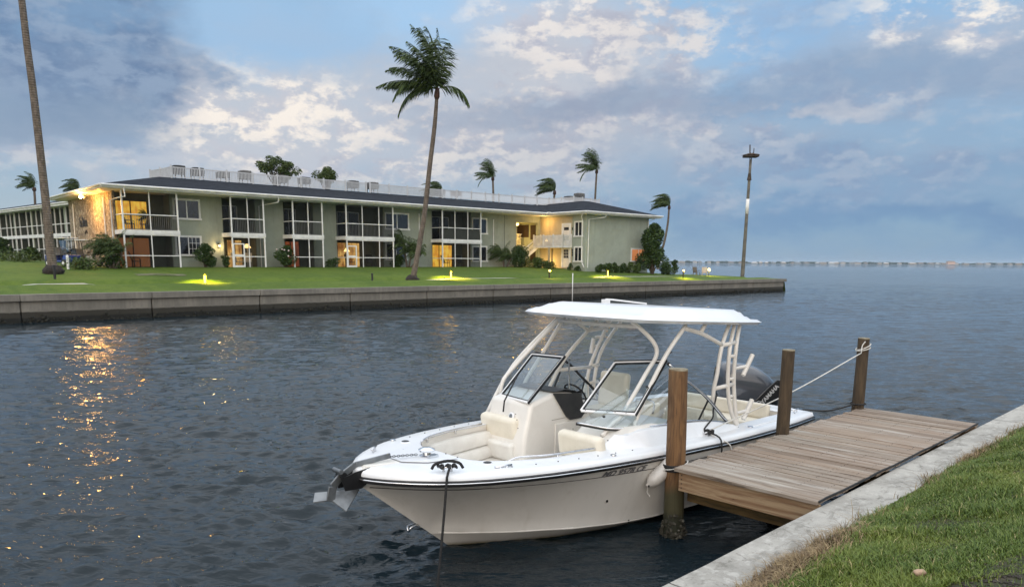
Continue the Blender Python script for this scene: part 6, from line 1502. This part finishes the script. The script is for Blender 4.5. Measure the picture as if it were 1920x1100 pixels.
st3 = Vector((P3t.x-.1, P3t.y-.08, .98)); a = bwld(.12, 1.15, .93)
mb = MB(); mb.tube([a, a.lerp(st3, .5)+Vector((0, 0, -.06)), st3], .012, 6, 6); mb.tube([Vector((P3t.x-.01+.112*math.cos(q), P3t.y+.112*math.sin(q), .98)) for q in np.linspace(0, 6.283, 16)], .013, 6)
tag(mb.build('stern_line', RB_, None, smooth='all'), 'short black rope from the stern to the foot of the farthest piling', 'rope')
def on_hull(px_, py_, off):
    y_ = 1.2
    for _ in range(12): q_ = BYp(px_, py_, y_); y_ = side(q_.x, q_.z)+off
    return bwld(*BYp(px_, py_, y_))
f0, f1 = on_hull(1217, 908, .10), on_hull(1274, 852, .13); FV = mat('fender_vinyl', (.62, .60, .57), .35, (.52, .50, .47), 5)
fo = thing('boat_fender', 'white inflatable fender hanging askew between the hull and the nearest piling', 'fender', f0)
ax = f1-f0; L_ = ax.length; d_ = ax.normalized()
MB().lathe([(.02, -.035), (.03, -.02), (.035, .0), (.065, .03), (.084, .08), (.088, .14), (.088, L_-.1), (.075, L_-.03), (.035, L_+.02), (.02, L_+.05)], (0, 0, 0), 20, d_).build('body', FV, fo, smooth=True)
MB().ball(-d_*.012+Vector((0, -.03, 0)), .014, 8, 5).build('eyelet', BLACK, fo, smooth='all')
MB().tube([-d_*.02, Vector((-.02, 0, -.09)), Vector((0, 0, -.12)), Vector((.02, 0, -.15))], .005, 5, 4).build('cord', RW_, fo, smooth='all')
zb_ = D(1270, 876, P1b.y-.1).z; cx1 = P1b.x+(P1t.x-P1b.x)*zb_/P1t.z; mb = MB()
for k in range(4): mb.tube([Vector((cx1+(.128+.004*k)*math.cos(q), P1b.y+.012+(.128+.004*k)*math.sin(q), zb_-.045+k*.02+.012*math.cos(q))) for q in np.linspace(0, 6.283, 20)], .011, 6)
tag(mb.build('piling_tie', RB_, None, smooth='all'), 'black rope wrapped round the nearest piling at deck height', 'rope')
mb = MB(); mb.tube([Vector((cx1+.142*math.cos(q), P1b.y+.012+.142*math.sin(q), zb_+.005+.05*math.cos(q))) for q in np.linspace(0, -2.9, 12)]+[f1+d_*.02], .007, 6, 3)
tag(mb.build('fender_line', RW_, None, smooth='all'), 'thin white cord looped round the nearest piling holding the fender', 'rope')
# ------------------------------------------------------------------ evening haze over the bay
mb = MB(); mb.b2((-14000, -4000, -2.5), (14000, 14000, 34)); hz_ = mb.build('haze', None); hm = bpy.data.materials.new('haze'); hm.use_nodes = True; nt_ = hm.node_tree; nt_.nodes.clear()
o_ = nt_.nodes.new('ShaderNodeOutputMaterial'); pv = nt_.nodes.new('ShaderNodeVolumePrincipled'); pv.inputs['Color'].default_value = (.66, .80, .96, 1); pv.inputs['Density'].default_value = .00009
nt_.links.new(pv.outputs[0], o_.inputs['Volume']); hz_.data.materials.append(hm); tag(hz_, kind='stuff')
